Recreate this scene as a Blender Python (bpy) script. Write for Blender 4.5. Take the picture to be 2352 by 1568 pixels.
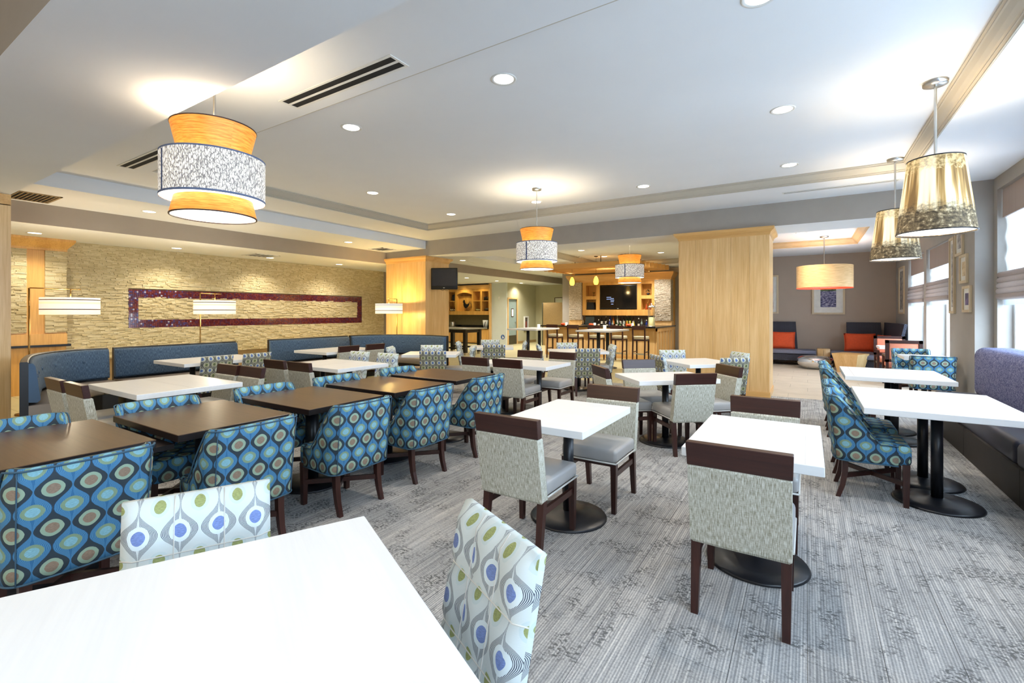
import bpy, bmesh, math, random
from mathutils import Vector, Matrix
random.seed(7)
PI=math.pi
for o in list(bpy.data.objects): bpy.data.objects.remove(o)
S=bpy.context.scene; C=S.collection

# ------------------------------------------------------------------ camera, world, exposure
F_PX=1076.; CAM_H=1.5; YAW=math.radians(32.2536)
cd=bpy.data.cameras.new('camera'); cam=bpy.data.objects.new('camera',cd); C.objects.link(cam); S.camera=cam
cd.sensor_width=36; cd.lens=F_PX/2352*36; cd.shift_y=-67/2352; cd.clip_start=.05; cd.clip_end=200
cam.location=(0,0,CAM_H); cam.rotation_euler=(PI/2,0,YAW)
S.view_settings.view_transform='Standard'; S.view_settings.look='None'; S.view_settings.gamma=1
S.view_settings.use_curve_mapping=False; S.view_settings.exposure=0.6
W=bpy.data.worlds.new('sky'); S.world=W; W.use_nodes=True
bg=W.node_tree.nodes['Background']; bg.inputs[0].default_value=(.72,.86,1,1); bg.inputs[1].default_value=4.
SPOT=58.; PEND=20.

def G(px,d,z=None):                    # point seen in image column px at depth d
    t=(px-1176)/F_PX*d
    x=-math.sin(YAW)*d+math.cos(YAW)*t; y=math.cos(YAW)*d+math.sin(YAW)*t
    return (x,y) if z is None else (x,y,z)

# ------------------------------------------------------------------ materials
MATS={}
def srgb(r,g,b):
    f=lambda c:(c/255/12.92 if c/255<=.04045 else ((c/255+.055)/1.055)**2.4)
    return (f(r),f(g),f(b),1)
class NT:
    def __init__(s,name,rough=.6,metal=0,spec=.5):
        s.m=bpy.data.materials.new(name); s.m.use_nodes=True; s.t=s.m.node_tree; s.n=s.t.nodes; s.l=s.t.links
        s.b=s.n['Principled BSDF']; s.b.inputs['Roughness'].default_value=rough; s.b.inputs['Metallic'].default_value=metal
        s.b.inputs['Specular IOR Level'].default_value=spec
        s._tc=None; MATS[name]=s.m
    def set(s,inp,v):
        if hasattr(v,'node'): s.l.new(v,inp)
        else: inp.default_value=v
    def M(s,op,a,b=0.,c=None):
        n=s.n.new('ShaderNodeMath'); n.operation=op; s.set(n.inputs[0],a); s.set(n.inputs[1],b)
        if c is not None: s.set(n.inputs[2],c)
        return n.outputs[0]
    def tc(s,k='Object'):
        if not s._tc: s._tc=s.n.new('ShaderNodeTexCoord')
        return s._tc.outputs[k]
    def map(s,v,sc=(1,1,1),rot=(0,0,0),loc=(0,0,0)):
        n=s.n.new('ShaderNodeMapping'); s.l.new(v,n.inputs[0]); n.inputs['Scale'].default_value=sc; n.inputs['Rotation'].default_value=rot
        s.set(n.inputs['Location'],loc); return n.outputs[0]
    def noise(s,v,scale=5,det=3,rough=.5,out=0):
        n=s.n.new('ShaderNodeTexNoise'); s.l.new(v,n.inputs['Vector']); n.inputs['Scale'].default_value=scale
        n.inputs['Detail'].default_value=det; n.inputs['Roughness'].default_value=rough; return n.outputs[out]
    def ramp(s,f,stops,const=False):
        n=s.n.new('ShaderNodeValToRGB'); s.l.new(f,n.inputs[0]); e=n.color_ramp.elements
        if const: n.color_ramp.interpolation='CONSTANT'
        while len(e)<len(stops): e.new(.5)
        for i,(p,c) in enumerate(stops): e[i].position=p; e[i].color=c
        return n.outputs[0]
    def mix(s,f,a,b,mode='MIX'):
        n=s.n.new('ShaderNodeMix'); n.data_type='RGBA'; n.blend_type=mode; s.set(n.inputs[0],f); s.set(n.inputs[6],a); s.set(n.inputs[7],b); return n.outputs[2]
    def col(s,v): s.set(s.b.inputs['Base Color'],v); return s.m
    def bump(s,h,st=.3,dist=.01):
        n=s.n.new('ShaderNodeBump'); s.l.new(h,n.inputs['Height']); n.inputs['Strength'].default_value=st; n.inputs['Distance'].default_value=dist
        s.l.new(n.outputs[0],s.b.inputs['Normal'])
    def xyz(s,v):
        n=s.n.new('ShaderNodeSeparateXYZ'); s.l.new(v,n.inputs[0]); return n.outputs
    def emit(s,c,st):
        s.set(s.b.inputs['Emission Color'],c); s.set(s.b.inputs['Emission Strength'],st)
def plain(name,c,rough=.6,metal=0,var=.06,scale=8,bump=0,spec=.5):
    t=NT(name,rough,metal,spec); n=t.noise(t.tc(),scale,4)
    lo=tuple(x*(1-var) for x in c[:3])+(1,); hi=tuple(min(1,x*(1+var)) for x in c[:3])+(1,)
    t.col(t.ramp(n,[(.3,lo),(.7,hi)]))
    if bump: t.bump(t.noise(t.tc(),scale*20,3),bump,.003)
    return t.m
def wood(name,lo,hi,axis='Z',rough=.35,fine=60,clear=.0,uv=False):
    t=NT(name,rough); sc={'Z':(fine,fine,2.2),'X':(2.2,fine,fine),'Y':(fine,2.2,fine)}[axis]
    v=t.tc()
    n1=t.noise(t.map(v,sc),1,5,.6); s2={'Z':(6,6,.6),'X':(.6,6,6),'Y':(6,.6,6)}[axis]; n2=t.noise(t.map(v,s2),1,3,.5)
    f=t.M('ADD',t.M('MULTIPLY',n1,.5),t.M('MULTIPLY',n2,.5))
    t.col(t.ramp(f,[(.35,lo),(.62,hi)])); t.bump(n1,.06,.002)
    t.b.inputs['Coat Weight'].default_value=clear
    return t.m
white_paint=plain('white ceiling paint',(.79,.81,.83,1),.85,0,.01,2)
tan_paint=plain('taupe wall paint',srgb(158,147,134),.9,0,.03,3,.12)
grey_paint=plain('grey wallpaper',srgb(166,160,152),.9,0,.03,4,.1)
green_paint=plain('pale green wall paint',srgb(188,184,152),.9,0,.03,3)
pale_paint=plain('pale grey wall paint',srgb(206,212,206),.9,0,.02,3)
trim_paint=plain('cream trim paint',srgb(190,184,170),.55,0,.02,3)
white_trim=plain('white window trim',srgb(225,226,224),.5,0,.02,4)
maple=wood('maple veneer',srgb(214,168,104),srgb(238,200,142),'Z',.35)
maple_x=wood('maple trim across',srgb(206,154,88),srgb(230,184,116),'X',.35)
maple_y=wood('maple trim lengthways',srgb(196,140,66),srgb(222,170,96),'Y',.35)
honey=wood('honey cabinet wood',srgb(196,144,70),srgb(226,176,98),'Z',.4)
darkwood=wood('dark stained chair wood',srgb(44,22,18),srgb(68,36,29),'Z',.3)
darkwood_x=wood('dark stained rail wood',srgb(46,24,20),srgb(66,36,30),'X',.32)
darktop=wood('dark stained table top',srgb(66,48,36),srgb(92,68,50),'X',.3,70)
darkedge=plain('dark table edge',srgb(30,22,22),.35,0,.1)
blackmetal=plain('black powder coated metal',srgb(26,27,32),.32,0,.12,20,.05)
steel=plain('brushed steel',(.62,.61,.58,1),.3,1,.05,10)
chrome=plain('polished chrome',(.85,.85,.85,1),.08,1,.02,4)
bronze=plain('aged brass lamp metal',srgb(150,120,70),.35,1,.06,10)
blackplastic=plain('black plastic',srgb(18,18,20),.35,0,.1)
darkvoid=plain('dark vent interior',(.01,.01,.01,1),.9,0,.1)
darkgreen=plain('dark green grey wall',srgb(84,84,62),.9,0,.05)
tan_linen=plain('tan board',srgb(160,132,84),.9,0,.1,40)
vinyl=plain('grey metallic vinyl',srgb(172,170,168),.28,0,.05,6,.04)
vinyl_br=plain('brown grey booth vinyl',srgb(140,130,120),.4,0,.05,6)
piping=plain('pale piping',srgb(214,212,205),.5)
booth_frame=plain('black booth frame',srgb(24,22,22),.4,0,.1)
seat_dark=plain('charcoal bench vinyl',srgb(62,62,76),.38,0,.08,6)
bench_base=plain('dark bench plinth',srgb(44,38,34),.6,0,.08)
orange_cloth=plain('orange cushion cloth',srgb(222,84,38),.8,0,.06,20,.15)
salmon=plain('salmon upholstery',srgb(214,130,100),.8,0,.06,30,.1)
red_lining=plain('red shade lining',srgb(235,50,20),.6)
black_stone=plain('black granite worktop',srgb(22,22,22),.15,0,.3,60)
grey_stone=plain('speckled granite',srgb(150,150,134),.25,0,.25,60)
white_plate=plain('white plastic',srgb(226,226,222),.45)
def emis(name,c,st,base=(.9,.9,.9,1)):
    t=NT(name,.6); n=t.noise(t.tc(),3,2); t.col(base); t.emit(t.ramp(n,[(.3,tuple(x*.96 for x in c[:3])+(1,)),(.7,c)]),st); return t.m
lens_m=emis('lit downlight lens',(1,.95,.86,1),5.)
lens_dim=emis('dim downlight lens',(1,.9,.75,1),2.2)
shade_in=emis('glowing diffuser',(1,.86,.6,1),1.7)
shade_in_white=emis('glowing white diffuser',(1,.92,.78,1),2.0)
amber=emis('amber lit glass',(1,.55,.05,1),2.2,(.9,.5,.1,1))
flame=emis('candle glow',(1,.85,.5,1),1.4)

def white_top():
    t=NT('white laminate planks',.28); x=t.xyz(t.tc())
    n=t.noise(t.map(t.tc(),(2,40,40)),1,4,.6)
    t.col(t.ramp(n,[(.3,srgb(234,235,236)),(.7,srgb(240,241,241))]))
    return t.m
whitetop=white_top()
def streak_fabric(name,a,b,c):
    t=NT(name,.85); v=t.tc('UV'); n=t.noise(t.map(v,(230,26,1)),1,3,.6); n2=t.noise(t.map(v,(40,320,1)),1,2)
    f=t.M('ADD',t.M('MULTIPLY',n,.75),t.M('MULTIPLY',n2,.25))
    t.col(t.ramp(f,[(.36,a),(.5,b),(.62,c)])); t.bump(f,.4,.003); return t.m
linen=streak_fabric('streaked oatmeal weave',srgb(140,134,112),srgb(186,184,168),srgb(218,218,208))
denim=streak_fabric('dark blue woven cloth',srgb(42,58,80),srgb(72,96,122),srgb(112,136,156))
wicker_t=NT('dark woven wicker',.6); _v=wicker_t.tc('UV'); _x=wicker_t.xyz(wicker_t.map(_v,(1,1,1)))
_a=wicker_t.M('SINE',wicker_t.M('MULTIPLY',_x[0],160)); _b=wicker_t.M('SINE',wicker_t.M('MULTIPLY',_x[1],160))
_f=wicker_t.M('MULTIPLY',_a,_b); wicker_t.col(wicker_t.ramp(_f,[(.0,srgb(28,28,36)),(.5,srgb(44,44,58)),(.9,srgb(96,98,120))])); wicker_t.bump(_f,.6,.004)
wicker=wicker_t.m
def ogee(name,pu,pv,A,B,ringA,cenA,ringB,cenB,ea,eb,N=13,thr=.5,wobble=.035,halo=None,v0=0.,u0=0.):
    # A, B: a plain colour, ('lines',ground,line) or ('bands',[(level,colour),...]) following the ogee outline
    t=NT(name,.75); uv=t.tc('UV'); x=t.xyz(uv)
    wob=t.M('MULTIPLY',t.M('SUBTRACT',t.noise(t.map(uv,(55,55,1)),1,2),.5),wobble)
    u=t.M('ADD',t.M('ADD',t.M('DIVIDE',x[0],pu),wob),u0); v=t.M('ADD',t.M('DIVIDE',x[1],pv),v0)
    def cell(u,v): return t.M('SUBTRACT',u,t.M('ROUND',u)),t.M('SUBTRACT',v,t.M('ROUND',v))
    du,dv=cell(u,v); eu,ev=cell(t.M('ADD',u,.5),t.M('ADD',v,.5))
    co=t.M('ADD',t.M('MULTIPLY',t.M('COSINE',t.M('MULTIPLY',dv,2*PI)),.5),.5)
    hw=t.M('ADD',t.M('MULTIPLY',t.M('POWER',co,1.15),.46),.02)
    LA=t.M('DIVIDE',t.M('ABSOLUTE',du),hw); LB=t.M('DIVIDE',t.M('ABSOLUTE',eu),t.M('SUBTRACT',.5,hw)); inA=t.M('LESS_THAN',LA,1)
    def lay(S,L):
        if S[0]=='lines':
            ln=t.M('MULTIPLY',t.M('LESS_THAN',t.M('FRACT',t.M('MULTIPLY',L,N)),thr),t.M('GREATER_THAN',L,.12)); return t.mix(ln,S[1],S[2])
        if S[0]=='bands': return t.ramp(L,S[1],True)
        return S
    a,b=lay(A,LA),lay(B,LB)
    def ell(p,q,e): return t.M('ADD',t.M('POWER',t.M('ABSOLUTE',t.M('DIVIDE',p,e[0])),1.8),t.M('POWER',t.M('ABSOLUTE',t.M('DIVIDE',q,e[1])),1.8))
    rA,rB=ell(du,dv,ea),ell(eu,ev,eb)
    if halo: a=t.mix(t.M('LESS_THAN',rA,2.3),a,halo)
    th=t.noise(t.map(uv,(90,500,1)),1,2)
    thc=t.ramp(th,[(.4,(.35,.35,.35,1)),(.6,(.8,.8,.8,1))])
    a=t.mix(t.M('LESS_THAN',rA,1),a,ringA); a=t.mix(t.M('LESS_THAN',rA,.42),a,t.mix(.35,cenA,thc,'OVERLAY'))
    b=t.mix(t.M('LESS_THAN',rB,1),b,ringB); b=t.mix(t.M('LESS_THAN',rB,.42),b,t.mix(.35,cenB,thc,'OVERLAY'))
    t.col(t.mix(inA,b,a)); t.bump(th,.15,.002); return t.m
teal=ogee('teal ogee upholstery',.125,.18,srgb(40,54,64),('lines',srgb(44,102,144),srgb(92,150,186)),srgb(146,168,146),srgb(136,116,98),srgb(126,150,122),srgb(124,172,184),(.31,.21),(.31,.19),11,.34)
pale_ogee=ogee('pale ogee upholstery',.113,.165,('lines',srgb(206,214,214),srgb(62,70,86)),srgb(206,215,214),srgb(214,226,228),srgb(112,132,184),srgb(196,210,210),srgb(146,154,98),(.28,.22),(.24,.17),14,.5,.02,None,.42,.5)
grey_ogee=ogee('grey ogee upholstery',.105,.165,('bands',[(0,srgb(112,112,106)),(.55,srgb(180,178,150)),(.8,srgb(66,68,72))]),('bands',[(0,srgb(112,112,106)),(.55,srgb(180,178,150)),(.8,srgb(66,68,72))]),srgb(198,202,190),srgb(88,112,164),srgb(176,174,138),srgb(100,108,68),(.27,.2),(.27,.2))
t_=NT('blue scrolled bench cloth',.8); _n=t_.noise(t_.map(t_.tc('UV'),(9,9,9)),3,3,.6,1)
_vn=t_.n.new('ShaderNodeTexVoronoi'); _vn.feature='DISTANCE_TO_EDGE'; _vn.inputs['Scale'].default_value=22
_mx=t_.mix(.18,t_.tc('UV'),_n); t_.l.new(_mx,_vn.inputs['Vector'])
t_.col(t_.ramp(_vn.outputs[0],[(.0,srgb(150,152,182)),(.05,srgb(132,136,172)),(.09,srgb(70,76,122))])); scroll=t_.m

def carpet_mat():
    t=NT('striped carpet plank',.95,0,.2); v=t.tc('Object')
    oi=t.n.new('ShaderNodeObjectInfo'); geo=t.n.new('ShaderNodeNewGeometry'); p=geo.outputs['Position']
    px=t.xyz(p)[0]
    n=t.noise(t.map(p,(70,1.6,1)),1,2,.5); br=t.noise(t.map(p,(70,90,1)),1,4,.75)
    st=t.M('SINE',t.M('MULTIPLY',t.M('ADD',px,t.M('MULTIPLY',br,.004)),2*PI/.0125))
    f=t.M('ADD',t.M('ADD',t.M('MULTIPLY',st,.085),t.M('MULTIPLY',n,.5)),t.M('MULTIPLY',br,.5))
    bl=t.noise(t.map(p,(6.5,5,1)),1,4,.65); bf=t.noise(t.map(p,(48,62,1)),1,2,.6)
    big=t.noise(t.map(p,(1.6,.8,1)),1,2)
    c=t.ramp(f,[(.36,srgb(134,134,135)),(.53,srgb(170,169,168)),(.70,srgb(208,205,200))])
    msk=t.M('MULTIPLY',t.ramp(t.M('ADD',bl,t.M('MULTIPLY',t.M('SUBTRACT',big,.5),.25)),[(.48,(0,0,0,1)),(.60,(1,1,1,1))]),t.ramp(bf,[(.49,(0,0,0,1)),(.55,(1,1,1,1))]))
    c=t.mix(msk,c,srgb(106,106,106))
    tone=t.M('MULTIPLY_ADD',oi.outputs['Random'],.16,.88)
    cc=t.n.new('ShaderNodeCombineColor'); 
    for i in range(3): t.l.new(tone,cc.inputs[i])
    c=t.mix(1,c,cc.outputs[0],'MULTIPLY')
    t.col(c); t.bump(f,.4,.004); return t.m
carpet=carpet_mat()
beige_floor=plain('beige vinyl plank',srgb(196,184,166),.45,0,.08,3)
olive_floor=plain('pale tile floor',srgb(190,180,136),.4,0,.06,2)
subfloor=plain('floor screed',srgb(120,116,110),.9)
def stone_mat():
    t=NT('split face travertine',.9); a=t.n.new('ShaderNodeAttribute'); a.attribute_name='tone'
    n=t.noise(t.map(t.tc(),(30,30,90)),1,5,.7)
    c=t.ramp(a.outputs['Fac'],[(0,srgb(200,184,140)),(.5,srgb(214,200,158)),(1,srgb(228,216,178))])
    c=t.mix(t.M('MULTIPLY',n,.35),c,srgb(176,158,116)); t.col(c); t.bump(n,.8,.012); return t.m
stone=stone_mat()
def stone_mat2():
    t=NT('pale split face stone',.9); n=t.noise(t.map(t.tc(),(22,22,60)),1,6,.75)
    t.col(t.ramp(n,[(.38,srgb(160,142,116)),(.5,srgb(206,194,172)),(.62,srgb(236,228,212))])); t.bump(n,1,.02); return t.m
stone_bar=stone_mat2()
def mosaic_mat():
    t=NT('iridescent glass mosaic',.12); a=t.n.new('ShaderNodeAttribute'); a.attribute_name='tone'
    t.col(t.ramp(a.outputs['Fac'],[(0,srgb(92,34,40)),(.35,srgb(112,52,52)),(.6,srgb(84,44,66)),(.8,srgb(78,62,112)),(.95,srgb(170,166,186))],True)); return t.m
mosaic=mosaic_mat()
def shade_weave():
    t=NT('glowing crackle drum fabric',.8); n=t.noise(t.map(t.tc('UV'),(80,26,1)),1,4,.75)
    v=t.n.new('ShaderNodeTexVoronoi'); v.feature='DISTANCE_TO_EDGE'; v.inputs['Scale'].default_value=1; t.l.new(t.map(t.tc('UV'),(95,30,1)),v.inputs['Vector'])
    f=t.M('ADD',t.M('MULTIPLY',n,.7),t.M('MULTIPLY',v.outputs[0],.9))
    c=t.ramp(f,[(.38,srgb(128,122,120)),(.5,srgb(222,216,204)),(.6,srgb(252,248,240))])
    t.col(c); t.emit(c,.42); return t.m
weave=shade_weave()
def shade_wood(name,em,axis=(8,90,1),c1=srgb(196,112,30),c2=srgb(232,156,66)):
    t=NT(name,.45); n=t.noise(t.map(t.tc('UV'),axis,(0,0,.5)),1,5,.6); c=t.ramp(n,[(.35,c1),(.65,c2)]); t.col(c); t.emit(c,em); return t.m
veneer=shade_wood('glowing veneer',.55)
veneer_pale=shade_wood('pale veneer drum',.12,(5,70,1),srgb(196,156,104),srgb(222,186,134))
def forest():
    t=NT('forest print shade',.75); uv=t.tc('UV'); x=t.xyz(uv)
    tr=t.noise(t.map(uv,(11,.7,1)),1,3,.55); fol=t.noise(t.map(uv,(26,30,1)),1,5,.7)
    c=t.ramp(tr,[(.38,srgb(112,86,48)),(.45,srgb(170,138,84)),(.52,srgb(238,222,182)),(.62,srgb(246,234,204)),(.7,srgb(206,176,120))])
    leaf=t.ramp(fol,[(.4,srgb(64,54,38)),(.55,srgb(120,104,76)),(.68,srgb(214,196,160))])
    low=t.ramp(t.M('ADD',x[1],t.M('MULTIPLY',fol,.25)),[(.27,(1,1,1,1)),(.37,(0,0,0,1))])
    hi=t.M('MULTIPLY',t.M('GREATER_THAN',t.M('ADD',x[1],t.M('MULTIPLY',fol,.25)),.66),.55)
    c=t.mix(hi,c,t.ramp(fol,[(.4,srgb(120,96,56)),(.6,srgb(236,214,160))])); c=t.mix(low,c,leaf)
    t.col(c); t.emit(c,t.mix(low,(.42,.42,.42,1),(.16,.16,.16,1))); return t.m
forest_m=forest()
def striped_shade():
    t=NT('striped lit lamp shade',.7); z=t.xyz(t.tc('UV'))[1]; f=t.M('FRACT',z)
    c=t.ramp(z,[(0,srgb(255,240,205)),(.14,srgb(240,230,210)),(.28,srgb(70,46,34)),(.33,srgb(236,230,218)),(.62,srgb(252,232,190)),(.74,srgb(240,232,216)),(.84,srgb(70,46,34)),(.89,srgb(246,238,222))],True)
    t.col(c); t.emit(c,.5); return t.m
striped=striped_shade()
def glass(name,tint=(1,1,1,1),gl=.08):
    t=NT(name); n=t.n; tr=n.new('ShaderNodeBsdfTransparent'); tr.inputs[0].default_value=tint; g=n.new('ShaderNodeBsdfGlossy'); g.inputs['Roughness'].default_value=.03
    mx=n.new('ShaderNodeMixShader'); mx.inputs[0].default_value=gl; t.l.new(tr.outputs[0],mx.inputs[1]); t.l.new(g.outputs[0],mx.inputs[2])
    t.l.new(mx.outputs[0],n['Material Output'].inputs[0]); return t.m
clear_glass=glass('clear window glass')
def sheer(name,c,trans):
    t=NT(name,.9); n=t.n; d=n.new('ShaderNodeBsdfDiffuse'); tl=n.new('ShaderNodeBsdfTranslucent'); st=t.noise(t.map(t.tc(),(60,60,1)),1,3)
    cc=t.ramp(st,[(.3,tuple(x*.93 for x in c[:3])+(1,)),(.7,c)]); t.l.new(cc,d.inputs[0]); t.l.new(cc,tl.inputs[0])
    mx=n.new('ShaderNodeMixShader'); mx.inputs[0].default_value=trans; t.l.new(d.outputs[0],mx.inputs[1]); t.l.new(tl.outputs[0],mx.inputs[2]); t.l.new(mx.outputs[0],n['Material Output'].inputs[0]); return t.m
sheer_white=sheer('sheer white blind cloth',(.66,.68,.7,1),.5)
blind_tan=sheer('taupe blind cloth',(.46,.38,.34,1),.1)

# ------------------------------------------------------------------ mesh helpers
def nb(): return bmesh.new()
def add(bm,verts,faces,mi=0,smooth=False):
    vs=[bm.verts.new(v) for v in verts]
    for f in faces:
        try:
            fc=bm.faces.new([vs[i] for i in f]); fc.material_index=mi; fc.smooth=smooth
        except ValueError: pass
    return vs
CF=[(0,3,2,1),(4,5,6,7),(0,1,5,4),(1,2,6,5),(2,3,7,6),(3,0,4,7)]
def box(bm,x0,y0,z0,x1,y1,z1,mi=0,M=None):
    v=[(x0,y0,z0),(x1,y0,z0),(x1,y1,z0),(x0,y1,z0),(x0,y0,z1),(x1,y0,z1),(x1,y1,z1),(x0,y1,z1)]
    if M: v=[M@Vector(p) for p in v]
    return add(bm,v,CF,mi)
def rbox(bm,x0,y0,z0,x1,y1,z1,r=.01,seg=2,mi=0,M=None,smooth=True):
    b=bmesh.new(); box(b,x0,y0,z0,x1,y1,z1)
    bmesh.ops.bevel(b,geom=list(b.edges),offset=r,segments=seg,profile=.5,affect='EDGES',clamp_overlap=True)
    merge(bm,b,mi,M,smooth)
def merge(bm,b,mi=0,M=None,smooth=True):
    b.verts.index_update(); vs=[bm.verts.new((M@v.co) if M else v.co) for v in b.verts]
    for f in b.faces:
        try: fc=bm.faces.new([vs[v.index] for v in f.verts]); fc.material_index=mi; fc.smooth=smooth
        except ValueError: pass
    b.free()
def hexa(bm,b4,t4,mi=0,smooth=False): add(bm,list(b4)+list(t4),CF,mi,smooth)
def leg(bm,x,y,z0,z1,s0,s1,dx=0,dy=0,mi=0):        # tapered square leg, foot at (x+dx,y+dy)
    q=lambda cx,cy,s,z:[(cx-s,cy-s,z),(cx+s,cy-s,z),(cx+s,cy+s,z),(cx-s,cy+s,z)]
    hexa(bm,q(x+dx,y+dy,s0/2,z0),q(x,y,s1/2,z1),mi)
def lathe(bm,prof,n=24,c=(0,0),mi=0,smooth=True,cap0=False,cap1=False,uv=None):
    rings=[]
    for r,z in prof: rings.append([bm.verts.new((c[0]+r*math.cos(2*PI*i/n),c[1]+r*math.sin(2*PI*i/n),z)) for i in range(n)])
    ul=bm.loops.layers.uv.verify() if uv else None
    H=0
    for k in range(len(prof)-1):
        dl=math.dist(prof[k],prof[k+1])
        for i in range(n):
            f=bm.faces.new([rings[k][i],rings[k][(i+1)%n],rings[k+1][(i+1)%n],rings[k+1][i]]); f.smooth=smooth; f.material_index=mi
            if uv:
                R=uv if isinstance(uv,(int,float)) and uv is not True else .3
                for lp,(a,b) in zip(f.loops,[(i,H),(i+1,H),(i+1,H+dl),(i,H+dl)]): lp[ul].uv=(a/n*2*PI*R,b)
        H+=dl
    if cap0: f=bm.faces.new(rings[0][::-1]); f.material_index=mi
    if cap1: f=bm.faces.new(rings[-1]); f.material_index=mi
    return H
def tube(bm,pts,r,n=8,mi=0,caps=True):
    pts=[Vector(p) for p in pts]; rings=[]
    for i,p in enumerate(pts):
        d=(pts[min(i+1,len(pts)-1)]-pts[max(i-1,0)]).normalized(); up=Vector((0,0,1)) if abs(d.z)<.95 else Vector((1,0,0))
        a=d.cross(up).normalized(); b=d.cross(a).normalized()
        rings.append([bm.verts.new(p+a*r*math.cos(2*PI*k/n)+b*r*math.sin(2*PI*k/n)) for k in range(n)])
    for i in range(len(pts)-1):
        for k in range(n):
            f=bm.faces.new([rings[i][k],rings[i][(k+1)%n],rings[i+1][(k+1)%n],rings[i+1][k]]); f.smooth=True; f.material_index=mi
    if caps:
        for rg in (rings[0],rings[-1]): f=bm.faces.new(rg); f.material_index=mi
def boxuv(bm,keep=False):
    ul=bm.loops.layers.uv.verify()
    if keep: return
    for f in bm.faces:
        n=f.normal; ax=max(range(3),key=lambda i:abs(n[i]))
        for lp in f.loops:
            c=lp.vert.co; lp[ul].uv=((c.y,c.z) if ax==0 else (c.x,c.z) if ax==1 else (c.x,c.y))
def obj(name,bm,mats,parent=None,keepuv=False,normals=True):
    if normals: bmesh.ops.recalc_face_normals(bm,faces=bm.faces)
    bm.normal_update(); boxuv(bm,keepuv)
    me=bpy.data.meshes.new(name); bm.to_mesh(me); bm.free()
    for m in (mats if isinstance(mats,(list,tuple)) else [mats]): me.materials.append(m)
    o=bpy.data.objects.new(name,me); C.objects.link(o)
    if parent: o.parent=parent
    return o
def tag(o,label,cat,group=None):
    o['label']=label; o['category']=cat
    if len(label.replace('-',' ').split())>16: print('LONG',label)
    if group: o['group']=group
    return o
def thing(name,label,cat,loc=(0,0,0),rz=0,group=None):
    o=bpy.data.objects.new(name,None); C.objects.link(o); o.location=loc; o.rotation_euler=(0,0,rz); o.empty_display_size=.1
    return tag(o,label,cat,group)
def struct(name,bm,mats,parent=None,**k):
    o=obj(name,bm,mats,parent,**k)
    if not parent: o['kind']='structure'
    return o
def dup(root,loc,rz,label,group=None):
    def cp(o,par):
        c=o.copy(); C.objects.link(c); c.parent=par
        for ch in list(KIDS.get(o.name,[])): 
            n=cp(ch,c); KIDS.setdefault(c.name,[]).append(n)
        return c
    r=cp(root,None); r.location=loc; r.rotation_euler=(0,0,rz); r['label']=label
    if len(label.replace('-',' ').split())>16: print('LONG',label)
    if group: r['group']=group
    return r
KIDS={}
def index(root):
    ch=[o for o in bpy.data.objects if o.parent==root]; KIDS[root.name]=ch
    for c in ch: index(c)
    return root
def sbox(name,x0,y0,z0,x1,y1,z1,m,parent=None):
    b=nb(); box(b,x0,y0,z0,x1,y1,z1); return struct(name,b,m,parent)
def two(name,x0,y0,z0,x1,y1,z1,side,bottom):          # box whose underside has another paint
    b=nb(); box(b,x0,y0,z0,x1,y1,z1)
    for f in b.faces:
        if f.calc_center_median().z<z0+1e-4: f.material_index=1
    return struct(name,b,[side,bottom])

# ================================================================== THE SETTING
XW=2.25; XF=2.05; YB=9.33; YB2=10.28; YN=.72; YN2=1.64; XS=-12.1
# ---- floor
floor=sbox('floor',-17,-4,-.12,2.6,21.5,-.008,subfloor)
pm=None; far=nb(); cnt=0; pw,pl=.28,1.0
cells=[]
for i in range(34):
    off=(i*.37)%1.0
    for j in range(-5,12):
        x=-7.28+i*pw; y=j*pl-off
        y0=max(y,-4); y1=min(y+pl,9.6)
        if y1-y0<.05: continue
        cx,cy=x+pw/2,(y0+y1)/2; d=-math.sin(YAW)*cx+math.cos(YAW)*cy; l=math.cos(YAW)*cx+math.sin(YAW)*cy
        vis=d>1.3 and abs(l)<1.13*d+.3
        cells.append((0 if vis else 1,d,x,y0,y1))
cells.sort()
for k,(h,d,x,y0,y1) in enumerate(cells):
    if h==0 and k<300:
        if abs(y1-y0-pl)<1e-6:
            if pm is None:
                b=nb(); box(b,.001,.001,-.006,pw-.001,pl-.001,0); o=obj('carpet_plank',b,carpet,floor); pm=o.data
            else: o=bpy.data.objects.new('carpet_plank',pm); C.objects.link(o); o.parent=floor
            o.location=(x,y0,0)
        else:
            b=nb(); box(b,.001,.001,-.006,pw-.001,y1-y0-.001,0); o=obj('carpet_plank',b,carpet,floor); o.location=(x,y0,0)
    else: box(far,x+.001,y0+.001,-.006,x+pw-.001,y1-.001,0)
o=obj('carpet_plank_field',far,carpet,floor); o['kind']='stuff'
def plank_floor(name,x0,y0,x1,y1,w,l,m):
    b=nb(); i=0; y=y0
    while y<y1-1e-6:
        x=x0-(i%3)*l/3
        while x<x1-1e-6:
            a=max(x,x0); c=min(x+l,x1)
            if c-a>.01: box(b,a+.002,y+.002,-.007,c-.002,min(y+w,y1)-.002,0)
            x+=l
        y+=w; i+=1
    o=obj(name,b,m,floor); o['kind']='stuff'
plank_floor('beige_floor_tile_field',-2.1,9.6,2.3,16.8,.45,.9,beige_floor)
plank_floor('pale_floor_tile_field',-17,9.6,-2.1,21.4,.45,.9,olive_floor)
plank_floor('pale_floor_tile_field',-12.3,-4,-7.28,9.6,.3,1.2,olive_floor)

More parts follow.
